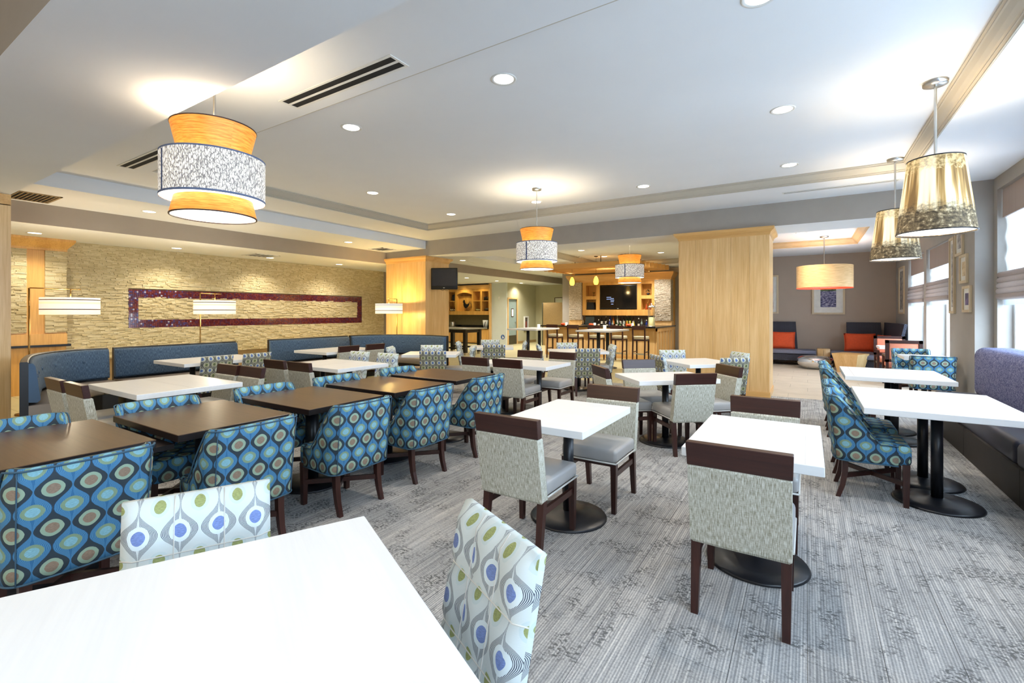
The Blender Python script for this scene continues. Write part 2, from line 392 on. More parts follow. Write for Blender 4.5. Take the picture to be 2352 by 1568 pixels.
# ---- ceilings
ZT=3.53; ZP=3.4; ZL=3.19; ZS=2.867; ZBm=3.0; ZB=3.15
TX0,TX1,TY0,TY1=-7.5,1.2,2.75,8.2
ceil=sbox('ceiling',TX0-.2,TY0-.2,ZT,TX1+.2,TY1+.2,ZT+.1,white_paint)
for a in ((-8.61,YN2,TX0,YB),(TX1,YN2,XW,YB),(TX0,YN2,TX1,TY0),(TX0,TY1,TX1,YB)):
    sbox('ceiling',a[0],a[1],ZP,a[2],a[3],ZT+.1,white_paint)
sbox('ceiling',-10.1,YN2,ZL,-8.61,YB,ZT+.1,white_paint)
two('ceiling',XS-.1,-4,ZS,-10.1,21.5,ZT+.1,tan_paint,white_paint)
sbox('ceiling',-10.1,-4,ZP,XW+.3,YN,ZT+.1,white_paint)
two('trim_1',-10.1,YN,ZBm,XW,YN2,ZT+.1,tan_paint,white_paint)
two('trim_2',-10.1,YB,ZBm,XF,YB2,ZT+.1,grey_paint,white_paint)
# bar area ceiling with its tray, and lounge ceiling with its tray
BX0,BX1,BY0,BY1=-6.5,-2.7,11.3,16.4
for a in ((-10.1,YB2,-1.45,BY0),(-10.1,BY0,BX0,BY1),(BX1,BY0,-1.45,BY1),(-10.1,BY1,-1.45,21.5)):
    if a[0]==-10.1 and a[1]==BY0:      # leave the small recess
        for c in ((-10.1,BY0,-8.46,BY1),(-7.4,BY0,BX0,BY1),(-8.46,13.6,-7.4,BY1)): sbox('ceiling',c[0],c[1],ZB,c[2],c[3],ZT,white_paint)
        sbox('ceiling',-8.46,BY0,ZB+.16,-7.4,13.6,ZT,white_paint)
    else: sbox('ceiling',a[0],a[1],ZB,a[2],a[3],ZT,white_paint)
sbox('ceiling',BX0,BY0,ZB+.17,BX1,BY1,ZT,white_paint)
sbox('ceiling',-17,YB2,ZS,XS-.1,21.5,ZS+.2,white_paint)
LX0,LX1,LY0,LY1=-1.2,1.05,11.4,14.45
ZG=3.2
for a in ((-1.45,YB2,XF,LY0),(-1.45,LY0,LX0,LY1),(LX1,LY0,XF,LY1),(-1.45,LY1,XF,16.8)): sbox('ceiling',a[0],a[1],ZG,a[2],a[3],ZT,white_paint)
sbox('ceiling',LX0,LY0,ZG+.15,LX1,LY1,ZT,white_paint)

def crown(name,x0,y0,x1,y1,z0,z1,prof,m):     # moulding round a tray, prof = (out,height fraction)
    b=nb(); P=[(o,z0+(z1-z0)*t) for o,t in prof]
    rings=[[b.verts.new(p) for p in ((x0+o,y0+o,z),(x1-o,y0+o,z),(x1-o,y1-o,z),(x0+o,y1-o,z))] for o,z in P]
    for k in range(len(P)-1):
        for i in range(4): b.faces.new([rings[k][i],rings[k][(i+1)%4],rings[k+1][(i+1)%4],rings[k+1][i]])
    return struct(name,b,m,normals=False)
PR=[(0,.1),(.012,.1),(.012,.2),(.03,.24),(.03,.32),(.045,.36),(.075,.52),(.105,.72),(.115,.76),(.115,.84),(.13,.88),(.13,1)]
crown('trim_3',TX0,TY0,TX1,TY1,ZP-.012,ZT,PR,trim_paint)
crown('trim_4',BX0,BY0,BX1,BY1,ZB-.01,ZB+.17,PR,trim_paint)
crown('trim_5',LX0,LY0,LX1,LY1,ZG-.012,ZG+.15,PR,plain('pale wood crown',srgb(206,180,140),.5))

# ---- left wall: stone veneer and mosaic frame
wl=sbox('wall_left',XS-.3,-4,0,XS-.02,11.05,ZS,plain('mortar backing',srgb(150,128,92),.95))
b=nb(); tn=[]; MY0,MY1,MZ0,MZ1,MW=2.05,9.15,1.04,1.0,0
# frame corners measured on the wall plane
def onX(px,py,X):
    t=(px-1176)/F_PX; d=X/(-math.sin(YAW)+math.cos(YAW)*t); return G(px,d)[1],CAM_H-(py-717)*d/F_PX
FY0,FZ1=onX(294.7,661.4,XS); FY1,_=onX(830.9,681,XS); _,FZ0=onX(294.7,753,XS)
FW=.17
z=.55; row=0
tones=[]
while z<ZS-.004:
    h=random.uniform(.024,.031); h=min(h,ZS-z)
    for e in (FZ0,FZ0+FW,FZ1-FW,FZ1):
        if z+1e-4<e<z+h+.008: h=e-z
    y=-.5-random.random()*.15
    while y<11.05:
        w=random.uniform(.05,.15); y1=min(y+w,11.05)
        if FZ0<z+h/2<FZ1:
            for e in ((FY0,FY1) if not FZ0+FW<z+h/2<FZ1-FW else (FY0,FY0+FW,FY1-FW,FY1)):
                if y+1e-4<e<y1: y1=e
        inz=FZ0<z+h/2<FZ1; mid=(y+y1)/2
        infr=inz and FY0<mid<FY1 and not (FZ0+FW<z+h/2<FZ1-FW and FY0+FW<mid<FY1-FW)
        if not infr:
            dpt=random.uniform(.0,.022)+.004
            v=[(XS-.02,y+.001,z+.001),(XS+dpt,y+.001,z+.001),(XS+dpt+random.uniform(-.004,.004),y1-.001,z+.001),(XS-.02,y1-.001,z+.001),
               (XS-.02,y+.001,z+h-.001),(XS+dpt-.003,y+.001,z+h-.001),(XS+dpt-.003,y1-.001,z+h-.001),(XS-.02,y1-.001,z+h-.001)]
            add(b,v,[(0,1,2,3),(7,6,5,4),(1,5,6,2),(0,4,5,1),(3,2,6,7)]); tones.append(random.random())
        y=y1
    z+=h
def tone_attr(o,tones,nf):
    a=o.data.attributes.new('tone','FLOAT','FACE'); vals=[]
    for t in tones: vals+= [t]*nf
    a.data.foreach_set('value',vals[:len(o.data.polygons)]+[.5]*max(0,len(o.data.polygons)-len(vals)))
o=obj('ledge_stone_field',b,stone,wl,normals=False); o['kind']='stuff'; tone_attr(o,tones,5)
b=nb(); tones=[]; ts=.034
ny=int((FY1-FY0)/ts); nz=int((FZ1-FZ0)/ts)
for i in range(ny):
    for j in range(nz):
        if 5<=i<ny-5 and 5<=j<nz-5: continue
        y=FY0+i*ts; zz=FZ0+j*ts; x=XS+.02+random.uniform(0,.002)
        v=[(XS,y,zz),(x,y+.002,zz+.002),(x,y+ts-.002,zz+.002),(XS,y+ts,zz),(XS,y,zz+ts),(x,y+.002,zz+ts-.002),(x,y+ts-.002,zz+ts-.002),(XS,y+ts,zz+ts)]
        add(b,v,[(0,1,2,3),(7,6,5,4),(1,5,6,2),(0,4,5,1),(3,2,6,7)])
        q=random.random(); tones.append(q if (y<5.2 or q<.7) else q*.75)
o=obj('mosaic_tile_border',b,mosaic,wl,normals=False); o['kind']='stuff'; tone_attr(o,tones,5)

# ---- other walls
def wall_with_openings(name,x0,x1,y0,y1,z0,z1,ops,m):      # wall along y, openings (ya,yb,za,zb)
    b=nb(); y=y0
    for ya,yb,za,zb in sorted(ops):
        if ya>y: box(b,x0,y,z0,x1,ya,z1)
        box(b,x0,ya,z0,x1,yb,za); box(b,x0,ya,zb,x1,yb,z1); y=yb
    box(b,x0,y,z0,x1,y1,z1); return struct(name,b,m)
NW=[(6.45,9.19,.62,3.22),(2.9,5.6,.62,3.22),(-.7,2.0,.62,3.22),(-3.7,-1.6,.62,3.22)]
FWN=[(10.75,12.6,.45,2.77),(12.85,14.65,.45,2.77)]
wall_with_openings('wall_right',XW,XW+.3,-4,YB,0,ZT,NW,grey_paint)
wall_with_openings('wall_right',XF,XF+.5,YB,16.8,0,ZT,FWN,grey_paint)
sbox('wall_back',-1.3,16.5,0,XF,16.8,ZT,plain('warm taupe lounge paint',srgb(178,162,146),.9,0,.02,3))
sbox('wall_back',-8.7,17.75,0,-1.5,18.0,ZT,grey_paint)
sbox('wall_right',-1.5,YB2,0,-1.3,18,ZT,grey_paint)
sbox('wall_front',-17,-4.2,0,XW+.3,-4,ZT,tan_paint)
sbox('wall_left',-17.2,11.2,0,-17,21.5,ZT,green_paint)
sbox('wall_back',-17,11.05,0,XS-.02,11.2,ZT,tan_paint)
sbox('wall_back',-17,18.6,0,-12.6,18.8,ZS,green_paint)
sbox('wall_back',-12.55,18.05,0,-11.7,18.15,ZS,pale_paint)
w=wall_with_openings('wall_left',-11.85,-11.7,18.15,20.8,0,ZS,[(18.2,18.95,0,2.12)],green_paint)
sbox('wall_back',-11.85,20.8,0,-8.0,21,ZB,green_paint)
sbox('wall_right',-8.1,18,0,-8.0,20.8,ZB,pale_paint)
sbox('baseboard_left',-11.7,19.05,0,-11.68,20.8,.12,tan_linen)
# pilaster with stone panels at the left end of the stone wall
py0,py1=2.2,3.02; PX=XS+.16
pil=thing('stone_pilaster','honey wood pilaster with two pale stone panels, left end of the stone wall','pilaster')
b=nb(); box(b,XS+.03,py0-.1,.0,PX-.03,py1,ZS-.2); obj('backing',b,honey,pil)
b=nb(); box(b,XS+.03,py0-.3,0,XS+.08,py0-.1,ZS-.2); obj('side_panel',b,darkgreen,pil)
for a,c in ((py0-.06,py0+.28),(py0+.52,py1)):
    b=nb(); tones=[]; z=1.12
    while z<ZS-.22:
        y=a
        while y<c-.01:
            y1=min(y+random.uniform(.08,.2),c); x=PX+random.uniform(0,.02); box(b,PX-.04,y+.001,z+.001,x,y1-.001,z+.028); tones.append(random.random()); y=y1
        z+=.029
    o=obj('stone_panel',b,stone,pil); o['kind']='stuff'; tone_attr(o,tones,6)
b=nb(); box(b,PX-.05,py0-.06,.9,PX+.04,py1,1.1); box(b,XS+.03,py0-.1,.86,PX+.06,py1+.05,.9,1); obj('base_block',b,[honey,blackplastic],pil)
def cornice(bm,x0,y0,x1,y1,z0,z1,steps,mi=0):   # stepped cornice block growing outward upward
    n=len(steps)
    for k,s in enumerate(steps):
        a=z0+(z1-z0)*k/n; c=z0+(z1-z0)*(k+1)/n
        s2=steps[min(k+1,n-1)]
        q=lambda e,z:[(x0-e,y0-e,z),(x1+e,y0-e,z),(x1+e,y1+e,z),(x0-e,y1+e,z)]
        hexa(bm,q(s,a),q(s2,c),mi)
b=nb(); cornice(b,XS+.03,py0-.15,PX+.04,py1,ZS-.22,ZS,[.0,.0,.02,.05,.08,.1]); obj('cornice',b,honey,pil)

# ---- wood clad columns
def column(x0,y0,x1,y1,label,n=None,crown_=True):
    t=thing('wood_column',label,'column',((x0+x1)/2,y0,0)); mx=(x0+x1)/2
    X0,X1,Y1=x0-mx,x1-mx,y1-y0
    b=nb(); box(b,X0+.01,.01,0,X1-.01,Y1-.01,ZBm); obj('core',b,maple,t)
    n=max(1,round((x1-x0)/.3)) if n is None else n
    for i in range(n):
        a=X0+(X1-X0)*i/n; c=X0+(X1-X0)*(i+1)/n
        b=nb(); box(b,a+.0012,-.006,.1,c-.0012,.014,2.87); obj('veneer_panel',b,maple,t)
        b=nb(); box(b,a+.0012,Y1-.014,.1,c-.0012,Y1+.006,2.87); obj('veneer_panel',b,maple,t)
    for sx in (X0,X1):
        for i in range(3):
            a=Y1*i/3; c=Y1*(i+1)/3; b=nb(); s=-1 if sx==X0 else 1
            box(b,min(sx,sx+.006*s)-(.0 if s<0 else .014),a+.0012,.1,max(sx,sx+.006*s)+(.014 if s<0 else 0),c-.0012,2.87); obj('veneer_panel',b,maple,t)
    b=nb(); box(b,X0-.02,-.02,0,X1+.02,Y1+.02,.1); obj('base_moulding',b,maple_x,t)
    b=nb(); cornice(b,X0,0,X1,Y1,2.86,ZBm,[.006,.02,.025,.05,.08,.085] if crown_ else [.006]*3); obj('crown_moulding',b,maple_x,t)
    return t
column(-2.09,YB,-.57,YB2,'broad maple clad column with vertical veneer panels between the bar and the lounge')
column(-10.1,YB,-8.61,YB2,'maple clad column behind the curved booth, lit yellow by a floor lamp')
column(-10.1,YN,-8.61,YN2,'wood clad column cut off by the left edge of the photo',crown_=False)

# ---- windows in the right wall
def window(i,x,y0,y1,z0,z1,shade_z,label,depth=.16):
    w=nb(); f=.07; X0,X1=x+depth,x+depth+.07
    box(w,X0,y0,z0,X1,y0+f,z1); box(w,X0,y1-f,z0,X1,y1,z1); box(w,X0,y0+f,z0,X1,y1-f,z0+f); box(w,X0,y0+f,z1-f,X1,y1-f,z1)
    wo=struct('window_%d'%i,w,white_trim)
    n=3 if y1-y0>2 else 2
    for k in range(1,n):
        ym=y0+(y1-y0)*k/n; b=nb(); box(b,X0,ym-.045,z0+f,X1,ym+.045,z1-f); obj('mullion',b,white_trim,wo)
    for k in range(n):
        a=y0+f+(y1-y0-2*f)*k/n+.03; c=y0+f+(y1-y0-2*f)*(k+1)/n-.03
        b=nb(); box(b,X0+.03,a,z0+f,X0+.036,c,z1-f); obj('pane',b,clear_glass,wo)
    b=nb(); box(b,x-.02,y0-.02,z0-.03,x+depth,y1+.02,z0); obj('window_sill',b,white_trim,wo)
    # roman blinds, two per opening if wide
    spans=[(y0+.02,y1-.02)] if y1-y0<2 else [(y0+.02,(y0+y1)/2-.02),((y0+y1)/2+.02,y1-.02)]
    if label is None: spans=[]
    for j,(a,c) in enumerate(spans):
        t=thing('roman_blind',label if len(spans)==1 else label+(', nearer half' if j==0 else ', farther half'),'blind',(x+.06,(a+c)/2,z1),0)
        h=(c-a)/2
        b=nb(); box(b,-.012,-h,-.40,.012,h,-.01); obj('valance',b,blind_tan,t)
        # soft billowed panel
        b=nb(); N=26; zt,zb=-.36,shade_z-z1+.26; rows=[]
        for k in range(N+1):
            tt=k/N; z=zt+(zb-zt)*tt; xx=.02+.022*abs(math.sin(tt*PI*3))
            rows.append([b.verts.new((xx+.006*math.sin(y*40),y,z)) for y in [(-h+2*h*q/14) for q in range(15)]])
        for k in range(N):
            for q in range(14): f_=b.faces.new([rows[k][q],rows[k][q+1],rows[k+1][q+1],rows[k+1][q]]); f_.smooth=True
        obj('sheer_panel',b,sheer_white,t,normals=False)
        for q in range(5):          # stacked folds
            zz=zb+.10-.075*q; b=nb(); pr=[]
            for k in range(9):
                an=-PI/2+PI*k/8; pr.append((-.012-.06*math.cos(an)-.004*q,zz-.02+.046*math.sin(an)))
            v0=[b.verts.new((px,-h,pz)) for px,pz in pr]; v1=[b.verts.new((px,h,pz)) for px,pz in pr]
            for k in range(8): f_=b.faces.new([v0[k],v0[k+1],v1[k+1],v1[k]]); f_.smooth=True
            b.faces.new(v0+[b.verts.new((.01,-h,zz-.02))]); b.faces.new([b.verts.new((.01,h,zz-.02))]+v1[::-1])
            obj('fold',b,blind_tan,t)
        b=nb(); box(b,.0,-h,zb-.34,.012,h,zb-.2); obj('hem',b,sheer_white,t)
window(1,XW,*NW[0],1.68,'pale roman blind with taupe folds on the large window above the bench')
window(2,XW,*NW[1],1.68,None)
window(3,XW,*NW[2],1.68,None)
window(4,XF,*FWN[0],1.72,'pale roman blind with tan folds on the first window past the framed pictures',.3)
window(5,XF,*FWN[1],1.72,'pale roman blind with tan folds on the far window next to the lounge corner',.3)
window(6,XW,*NW[3],1.68,None)
# outside: pale paving and a low hedge
sbox('ground',3.0,-12,-.3,40,40,-.1,plain('pale paving',srgb(206,204,196),.9))
# daylight coming through each window opening
def daylight(x,y0,y1,z0,z1,pw):
    l=bpy.data.lights.new('window_daylight','AREA'); l.shape='RECTANGLE'; l.size=z1-z0-.1; l.size_y=y1-y0-.1; l.energy=pw; l.color=(.52,.735,1)
    o=bpy.data.objects.new('window_daylight',l); C.objects.link(o); o.location=(x+.42,(y0+y1)/2,(z0+z1)/2); o.rotation_euler=(0,PI/2,0)
    return o
for i,a in enumerate(NW): daylight(XW,*a,(150,70,85,85)[i])
for a in FWN: daylight(XF+.12,*a,110)

# ---- door in the far left wall
b=nb(); y0,y1=18.2,18.95
box(b,-11.78,y0-.06,0,-11.66,y0,2.18); box(b,-11.78,y1,0,-11.66,y1+.06,2.18); box(b,-11.78,y0,2.12,-11.66,y1,2.18)
dr=struct('door_1',b,maple)
b=nb(); box(b,-11.77,y0,0.01,-11.72,y1,2.12); obj('leaf',b,plain('blue grey door paint',srgb(146,164,160),.5),dr)
b=nb(); box(b,-11.72,y0+.02,.01,-11.714,y1-.02,.42); obj('kick_plate',b,plain('dull kick plate',srgb(92,88,72),.4,.6),dr)
b=nb(); rbox(b,-11.725,y0+.30,1.28,-11.705,y0+.5,1.68,.06,3); k=obj('vision_panel_frame',b,darkwood,dr)
b=nb(); rbox(b,-11.71,y0+.335,1.32,-11.702,y0+.465,1.64,.05,3); obj('pane',b,emis('lit vision glass',(1,.85,.5,1),.8),k)
b=nb(); box(b,-11.72,y1-.12,1.0,-11.67,y1-.06,1.05); obj('door_handle',b,steel,dr)

# ================================================================== FURNITURE PROTOTYPES (facing +Y)
def make_dining(label):
    t=thing('dining_chair',label,'chair')
    w=.225
    b=nb(); rbox(b,-w,-.2,.375,w,.25,.475,.028,3)
    for v in b.verts:
        if v.co.z>.46: v.co.z+=.022*(1-(v.co.x/w)**2)*(1-((v.co.y-.02)/.24)**2)
    s=obj('seat',b,vinyl,t)
    b=nb(); 
    for p in (((-w,.252),(w,.252)),((-w,-.19),(-w,.252)),((w,-.19),(w,.252))): tube(b,[(p[0][0],p[0][1],.378),(p[1][0],p[1][1],.378)],.006,6)
    obj('piping',b,piping,s)
    # raked upholstered back
    def bk(z): return -.215-.085*max(0,(z-.36))/.5
    b=nb(); zz=[.345,.36,.5,.64,.742,.752]; th=.034; R=[]
    for i,z in enumerate(zz):
        e=.012 if i in(0,5) else 0; hw=.222-(.0 if z<.5 else .0); y=bk(z)
        R.append([b.verts.new(p) for p in ((-hw+e,y-th+e,z),(0,y-th-.004+e,z),(hw-e,y-th+e,z),(hw-e+.0,y+th-e,z),(0,y+th+.006-e,z),(-hw+e,y+th-e,z))])
    for i in range(5):
        for k in range(6): f=b.faces.new([R[i][k],R[i][(k+1)%6],R[i+1][(k+1)%6],R[i+1][k]])
    b.faces.new(R[0][::-1]); b.faces.new(R[-1]); obj('backrest',b,linen,t)
    b=nb(); y0,y1=bk(.748),bk(.865); hexa(b,[(-w,y0-.03,.75),(w,y0-.03,.75),(w,y0+.022,.75),(-w,y0+.022,.75)],[(-w-.004,y1-.03,.866),(w+.004,y1-.03,.866),(w+.004,y1+.022,.866),(-w-.004,y1+.022,.866)])
    bmesh.ops.bevel(b,geom=list(b.edges),offset=.003,segments=1,affect='EDGES'); obj('top_rail',b,darkwood_x,t)
    for sx in (-1,1):
        b=nb(); leg(b,sx*.198,-.205,0,.38,.034,.046,0,-.05); obj('leg',b,darkwood,t)
        b=nb(); leg(b,sx*.2,.222,0,.372,.032,.044,0,.0); obj('leg',b,darkwood,t)
        b=nb(); box(b,sx*.2-.011,-.2,.265,sx*.2+.011,.21,.305); obj('side_stretcher',b,darkwood,t)
    b=nb(); box(b,-.2,.2,.345,.2,.225,.374); box(b,-.2,-.18,.352,-.18,.2,.374); box(b,.18,-.18,.352,.2,.2,.374); obj('seat_frame',b,darkwood_x,t)
    return t
def make_parson(label,front):
    t=thing('parson_chair',label,'chair'); w=.22
    b=nb(); rbox(b,-w,-.19,.37,w,.25,.475,.03,3); obj('seat',b,vinyl,t)
    bk=lambda z:-.2-.10*max(0,(z-.36))/.5
    b=nb(); nx,nzz=12,15; th=.045
    def P(u,v,s):
        z=.33+v*.53; x=(-w+2*w*u); e=min(u,1-u)*2*w; et=(1-v)*.53
        r=.03; edge=max(0,1-e/r); top=max(0,1-et/r); k=min(1,math.hypot(edge,top)) ; off=th*(1-.6*k**2)
        puff=0
        if s>0:
            gx=abs(((u*3)%1)-.5)*2; gz=abs(((v*3)%1)-.5)*2
            puff=-.014*max(gx**6,gz**6)
        return (x*(1-.0*k),bk(z)+s*(off+puff),z)
    for s,mi in ((1,0),(-1,1)):
        g=[[b.verts.new(P(i/nx,j/nzz,s)) for i in range(nx+1)] for j in range(nzz+1)]
        for j in range(nzz):
            for i in range(nx): f=b.faces.new([g[j][i],g[j][i+1],g[j+1][i+1],g[j+1][i]]); f.smooth=True; f.material_index=mi
        if s==1: G1=g
        else:
            for j in range(nzz):
                for i in (0,nx): f=b.faces.new([G1[j][i],G1[j+1][i],g[j+1][i],g[j][i]]); f.material_index=0; f.smooth=True
            for i in range(nx):
                for j in (0,nzz): f=b.faces.new([G1[j][i],G1[j][i+1],g[j][i+1],g[j][i]]); f.material_index=0; f.smooth=True
    ul=b.loops.layers.uv.verify()
    for f in b.faces:
        for lp in f.loops:
            c=lp.vert.co; side=abs(f.calc_center_median().x)>w-.002
            lp[ul].uv=((c.x+(.03 if c.x>0 else -.03)+(c.y-bk(c.z))*(.6 if c.x>0 else -.6)) if side else c.x, c.z+(.0 if c.z<.8599 else (c.y-bk(c.z))*.5))
    bo=obj('backrest',b,[front,grey_ogee],t,keepuv=True)
    b=nb()
    for k in (1/3,2/3):
        tube(b,[(P(k,v/15,1)[0],P(k,v/15,1)[1]+.001,P(k,v/15,1)[2]) for v in range(0,16)],.0022,5)
        tube(b,[(P(u/12,k,1)[0],P(u/12,k,1)[1]+.001,P(u/12,k,1)[2]) for u in range(0,13)],.0022,5)
    obj('seam_piping',b,piping,bo)
    for sx in (-1,1):
        b=nb(); leg(b,sx*.195,-.19,0,.37,.034,.046,0,-.05); obj('leg',b,darkwood,t)
        b=nb(); leg(b,sx*.198,.222,0,.372,.032,.046); obj('leg',b,darkwood,t)
    b=nb(); box(b,-.2,.2,.335,.2,.225,.374); box(b,-.2,-.2,.335,-.18,.2,.374); box(b,.18,-.2,.335,.2,.2,.374); box(b,-.18,-.2,.335,.18,-.18,.374); obj('seat_frame',b,darkwood_x,t)
    return t
def make_barrel(label):
    t=thing('barrel_chair',label,'chair')
    # plan of the wrap-around shell (outer), front openings at +Y
    pl=[]; a,bk_,rr=.275,-.255,.07
    pl.append((-.238,.15)); pl.append((-.246,.04)); pl.append((-.252,-.02)); pl.append((-.258,-.08)); pl.append((-.262,-.13))
    for k in range(9):
        an=PI+ (PI/2)*k/8; pl.append((-.255+rr+rr*math.cos(an)-.012*(1-k/8),bk_+rr+rr*math.sin(an)))
    pl+= [(-.09,-.262),(0,-.266),(.09,-.262)]
    pl+= [(-x,y) for x,y in pl[:14][::-1]]
    n=len(pl); L=[0]
    for i in range(1,n): L.append(L[-1]+math.dist(pl[i],pl[i-1]))
    tot=L[-1]
    def top(i):
        x,y=pl[i]; f=max(0,min(1,(y+.20)/.23)); return .82-.35*f
    b=nb(); ul=b.loops.layers.uv.verify(); NZ=10; O=[];I=[]
    for i in range(n):
        x,y=pl[i]; nx_,ny_=x,y+.05; m=math.hypot(nx_,ny_); nx_/=m; ny_/=m; zt=top(i); co=[];ci=[]
        for j in range(NZ+1):
            v=j/NZ; z=.315+(zt-.315)*v; fl=.0+.055*((z-.3)/.52)**1.3          # flare out to the top
            back=max(0,-(y+.05))/.2; th=.05
            rnd=.018*max(0,(v-.86)/.14)**2
            co.append((x*(1+.03*v)+0,y-fl*min(1,back)*1.0+ny_*-rnd*0,z)); 
            ci.append((x*(1+.03*v)-nx_*th,y-fl*min(1,back)-ny_*th,z))
        co[-1]=(co[-1][0]-nx_*.014,co[-1][1]-ny_*.014,co[-1][2]+.008); ci[-1]=(ci[-1][0]+nx_*.014,ci[-1][1]+ny_*.014,ci[-1][2]+.008)
        O.append([b.verts.new(p) for p in co]); I.append([b.verts.new(p) for p in ci])
    def q(vs,uvs,sm=True):
        try: f=b.faces.new(vs)
        except ValueError: return
        f.smooth=sm
        for lp,u in zip(f.loops,uvs): lp[ul].uv=u
    for i in range(n-1):
        u0,u1=L[i]-tot/2,L[i+1]-tot/2
        for j in range(NZ):
            z=lambda V:V.co.z
            A,B,Cc,D=O[i][j],O[i+1][j],O[i+1][j+1],O[i][j+1]; q([A,B,Cc,D],[(u0,z(A)),(u1,z(B)),(u1,z(Cc)),(u0,z(D))])
            A,B,Cc,D=I[i+1][j],I[i][j],I[i][j+1],I[i+1][j+1]; q([A,B,Cc,D],[(u1,z(A)),(u0,z(B)),(u0,z(Cc)),(u1,z(D))])
        A,B,Cc,D=O[i][NZ],O[i+1][NZ],I[i+1][NZ],I[i][NZ]; q([A,B,Cc,D],[(u0,.82),(u1,.82),(u1,.88),(u0,.88)])
        A,B,Cc,D=O[i+1][0],O[i][0],I[i][0],I[i+1][0]; q([A,B,Cc,D],[(u0,.3),(u1,.3),(u1,.25),(u0,.25)])
    for i in (0,n-1):
        for j in range(NZ):
            q([O[i][j],O[i][j+1],I[i][j+1],I[i][j]],[(0,O[i][j].co.z),(0,O[i][j+1].co.z),(.05,O[i][j+1].co.z),(.05,O[i][j].co.z)])
    bo=obj('backrest',b,teal,t,keepuv=True)
    b=nb(); pts=[(v[NZ].co.x if False else pl[i][0]*1.03,0,0) for i,v in enumerate(O[:0])]
    def ring(zf,off):
        out=[]
        for i in range(n):
            x,y=pl[i]; zt=top(i); z=zt if zf else .315; fl=.055*((z-.3)/.52)**1.3*min(1,max(0,-(y+.05))/.2); k=1.03 if zf else 1
            m=math.hypot(x,y+.05); out.append((x*k+x/m*off,y-fl+(y+.05)/m*off,z))
        return out
    tube(b,ring(True,.002),.005,5); tube(b,ring(False,.001),.005,5);
    for sx in (-1,1): tube(b,[(sx*.235*(1+.03*k/8),-.245-.055*((.315+.5*k/8-.3)/.52)**1.3 if k else -.245,.315+.5*k/8) for k in range(9)],.003,5)
    obj('piping',b,plain('dark teal piping',srgb(52,84,104),.7),bo)
    b=nb(); rbox(b,-.225,-.2,.315,.225,.235,.47,.035,3); 
    for v in b.verts:
        if v.co.z>.44: v.co.z+=.015*(1-(v.co.x/.24)**2)
    obj('seat',b,teal,t)
    for sx in (-1,1):
        # curved rear legs, straight front legs
        b=nb(); q4=lambda x,y,s,z:[(x-s,y-s,z),(x+s,y-s,z),(x+s,y+s,z),(x-s,y+s,z)]
        prev=q4(sx*.195,-.18,.022,.33)
        for (yy,zz,s) in ((-.185,.2,.020),(-.2,.1,.018),(-.23,0,.016)):
            cur=q4(sx*(.195+.0),yy,s,zz); hexa(b,cur,prev); prev=cur
        obj('leg',b,darkwood,t)
        b=nb(); leg(b,sx*.2,.2,0,.33,.034,.046); obj('leg',b,darkwood,t)
    b=nb(); M1=Matrix.Rotation(math.atan2(.39,.4),4,'Z'); L2=.27
    for s in (1,-1):
        M1=Matrix.Rotation(s*math.atan2(.38,.4),4,'Z'); box(b,-L2,-.011,.16,L2,.011,.195,0,M1)
    obj('cross_stretcher',b,darkwood_x,t)
    return t
def make_table(label,w,d,h=.76,th=.05,top=None,edge=None,peds=((0,0),),rb=.28,cat='table',rp=.038,planks=None,name='cafe_table'):
    t=thing(name,label,cat); top=top or whitetop
    b=nb(); rbox(b,-w/2,-d/2,h-th,w/2,d/2,h,.003,1,smooth=False)
    if edge:
        for f in b.faces:
            if f.calc_center_median().z<h-.004: f.material_index=1
    tp=obj('tabletop',b,[top,edge] if edge else top,t)
    if planks:                                       # breadboard end joints
        b=nb(); ax,s=planks
        for q in s:
            if ax=='x': box(b,q-.0015,-d/2+.004,h-.0005,q+.0015,d/2-.004,h+.0004)
            else: box(b,-w/2+.004,q-.0015,h-.0005,w/2-.004,q+.0015,h+.0004)
        obj('joint_line',b,plain('table joint grey',srgb(206,206,204),.6),tp)
    for px,py in peds:
        b=nb(); lathe(b,[(rb-.004,0),(rb,.006),(rb-.01,.018),(rb*.6,.03),(.07,.042),(.045,.05)],36,(px,py),cap0=True,cap1=True); obj('base',b,blackmetal,t)
        b=nb(); lathe(b,[(rp,.045),(rp,h-th-.02)],20,(px,py),cap0=True,cap1=True); obj('pole',b,blackmetal,t)
        b=nb(); s=.2; box(b,px-s,py-.025,h-th-.022,px+s,py+.025,h-th); box(b,px-.025,py-s,h-th-.022,px+.025,py+s,h-th); obj('top_bracket',b,blackmetal,t)
    return t
def place(t,x,y,deg=0): t.location=(x,y,0); t.rotation_euler=(0,0,math.radians(deg)); return index(t)
FACE=lambda deg: math.radians(deg-90)      # facing direction measured from +X

# ================================================================== TABLES
place(make_table('small white cafe table with one black pedestal in the centre foreground',.63,.92,planks=('y',[])),-1.49,3.14)
place(make_table('white plank-ended cafe table at right with a chair pushed in at each end',.66,.97,planks=('x',[.25])),-.26,3.17)
place(make_table('large white square tabletop filling the bottom left corner of the photo',.97,.97,planks=('x',[])),-1.142,.508,-26)
place(make_table('wide white two-pedestal table beside the blue bench, nearest the window',.98,1.24,peds=((0,-.27),(0,.27)),planks=('x',[-.4])),.86,5.17)
place(make_table('wide white two-pedestal table beside the blue bench, second from the camera',.98,1.14,peds=((0,-.27),(0,.27)),planks=('x',[-.4])),.86,7.28)
dy=[(.46,1.2),(1.31,2.05),(2.19,2.92),(3.07,3.79),(3.95,4.69)]
dl=['dark brown table cut off by the left edge, first of the dark row','dark brown table second in the long row of dark tables, counted from the left edge','dark brown table in the middle of the row of five dark tables','dark brown table fourth in the dark row, reflecting warm light','farthest dark brown table of the row, with the strongest amber reflection']
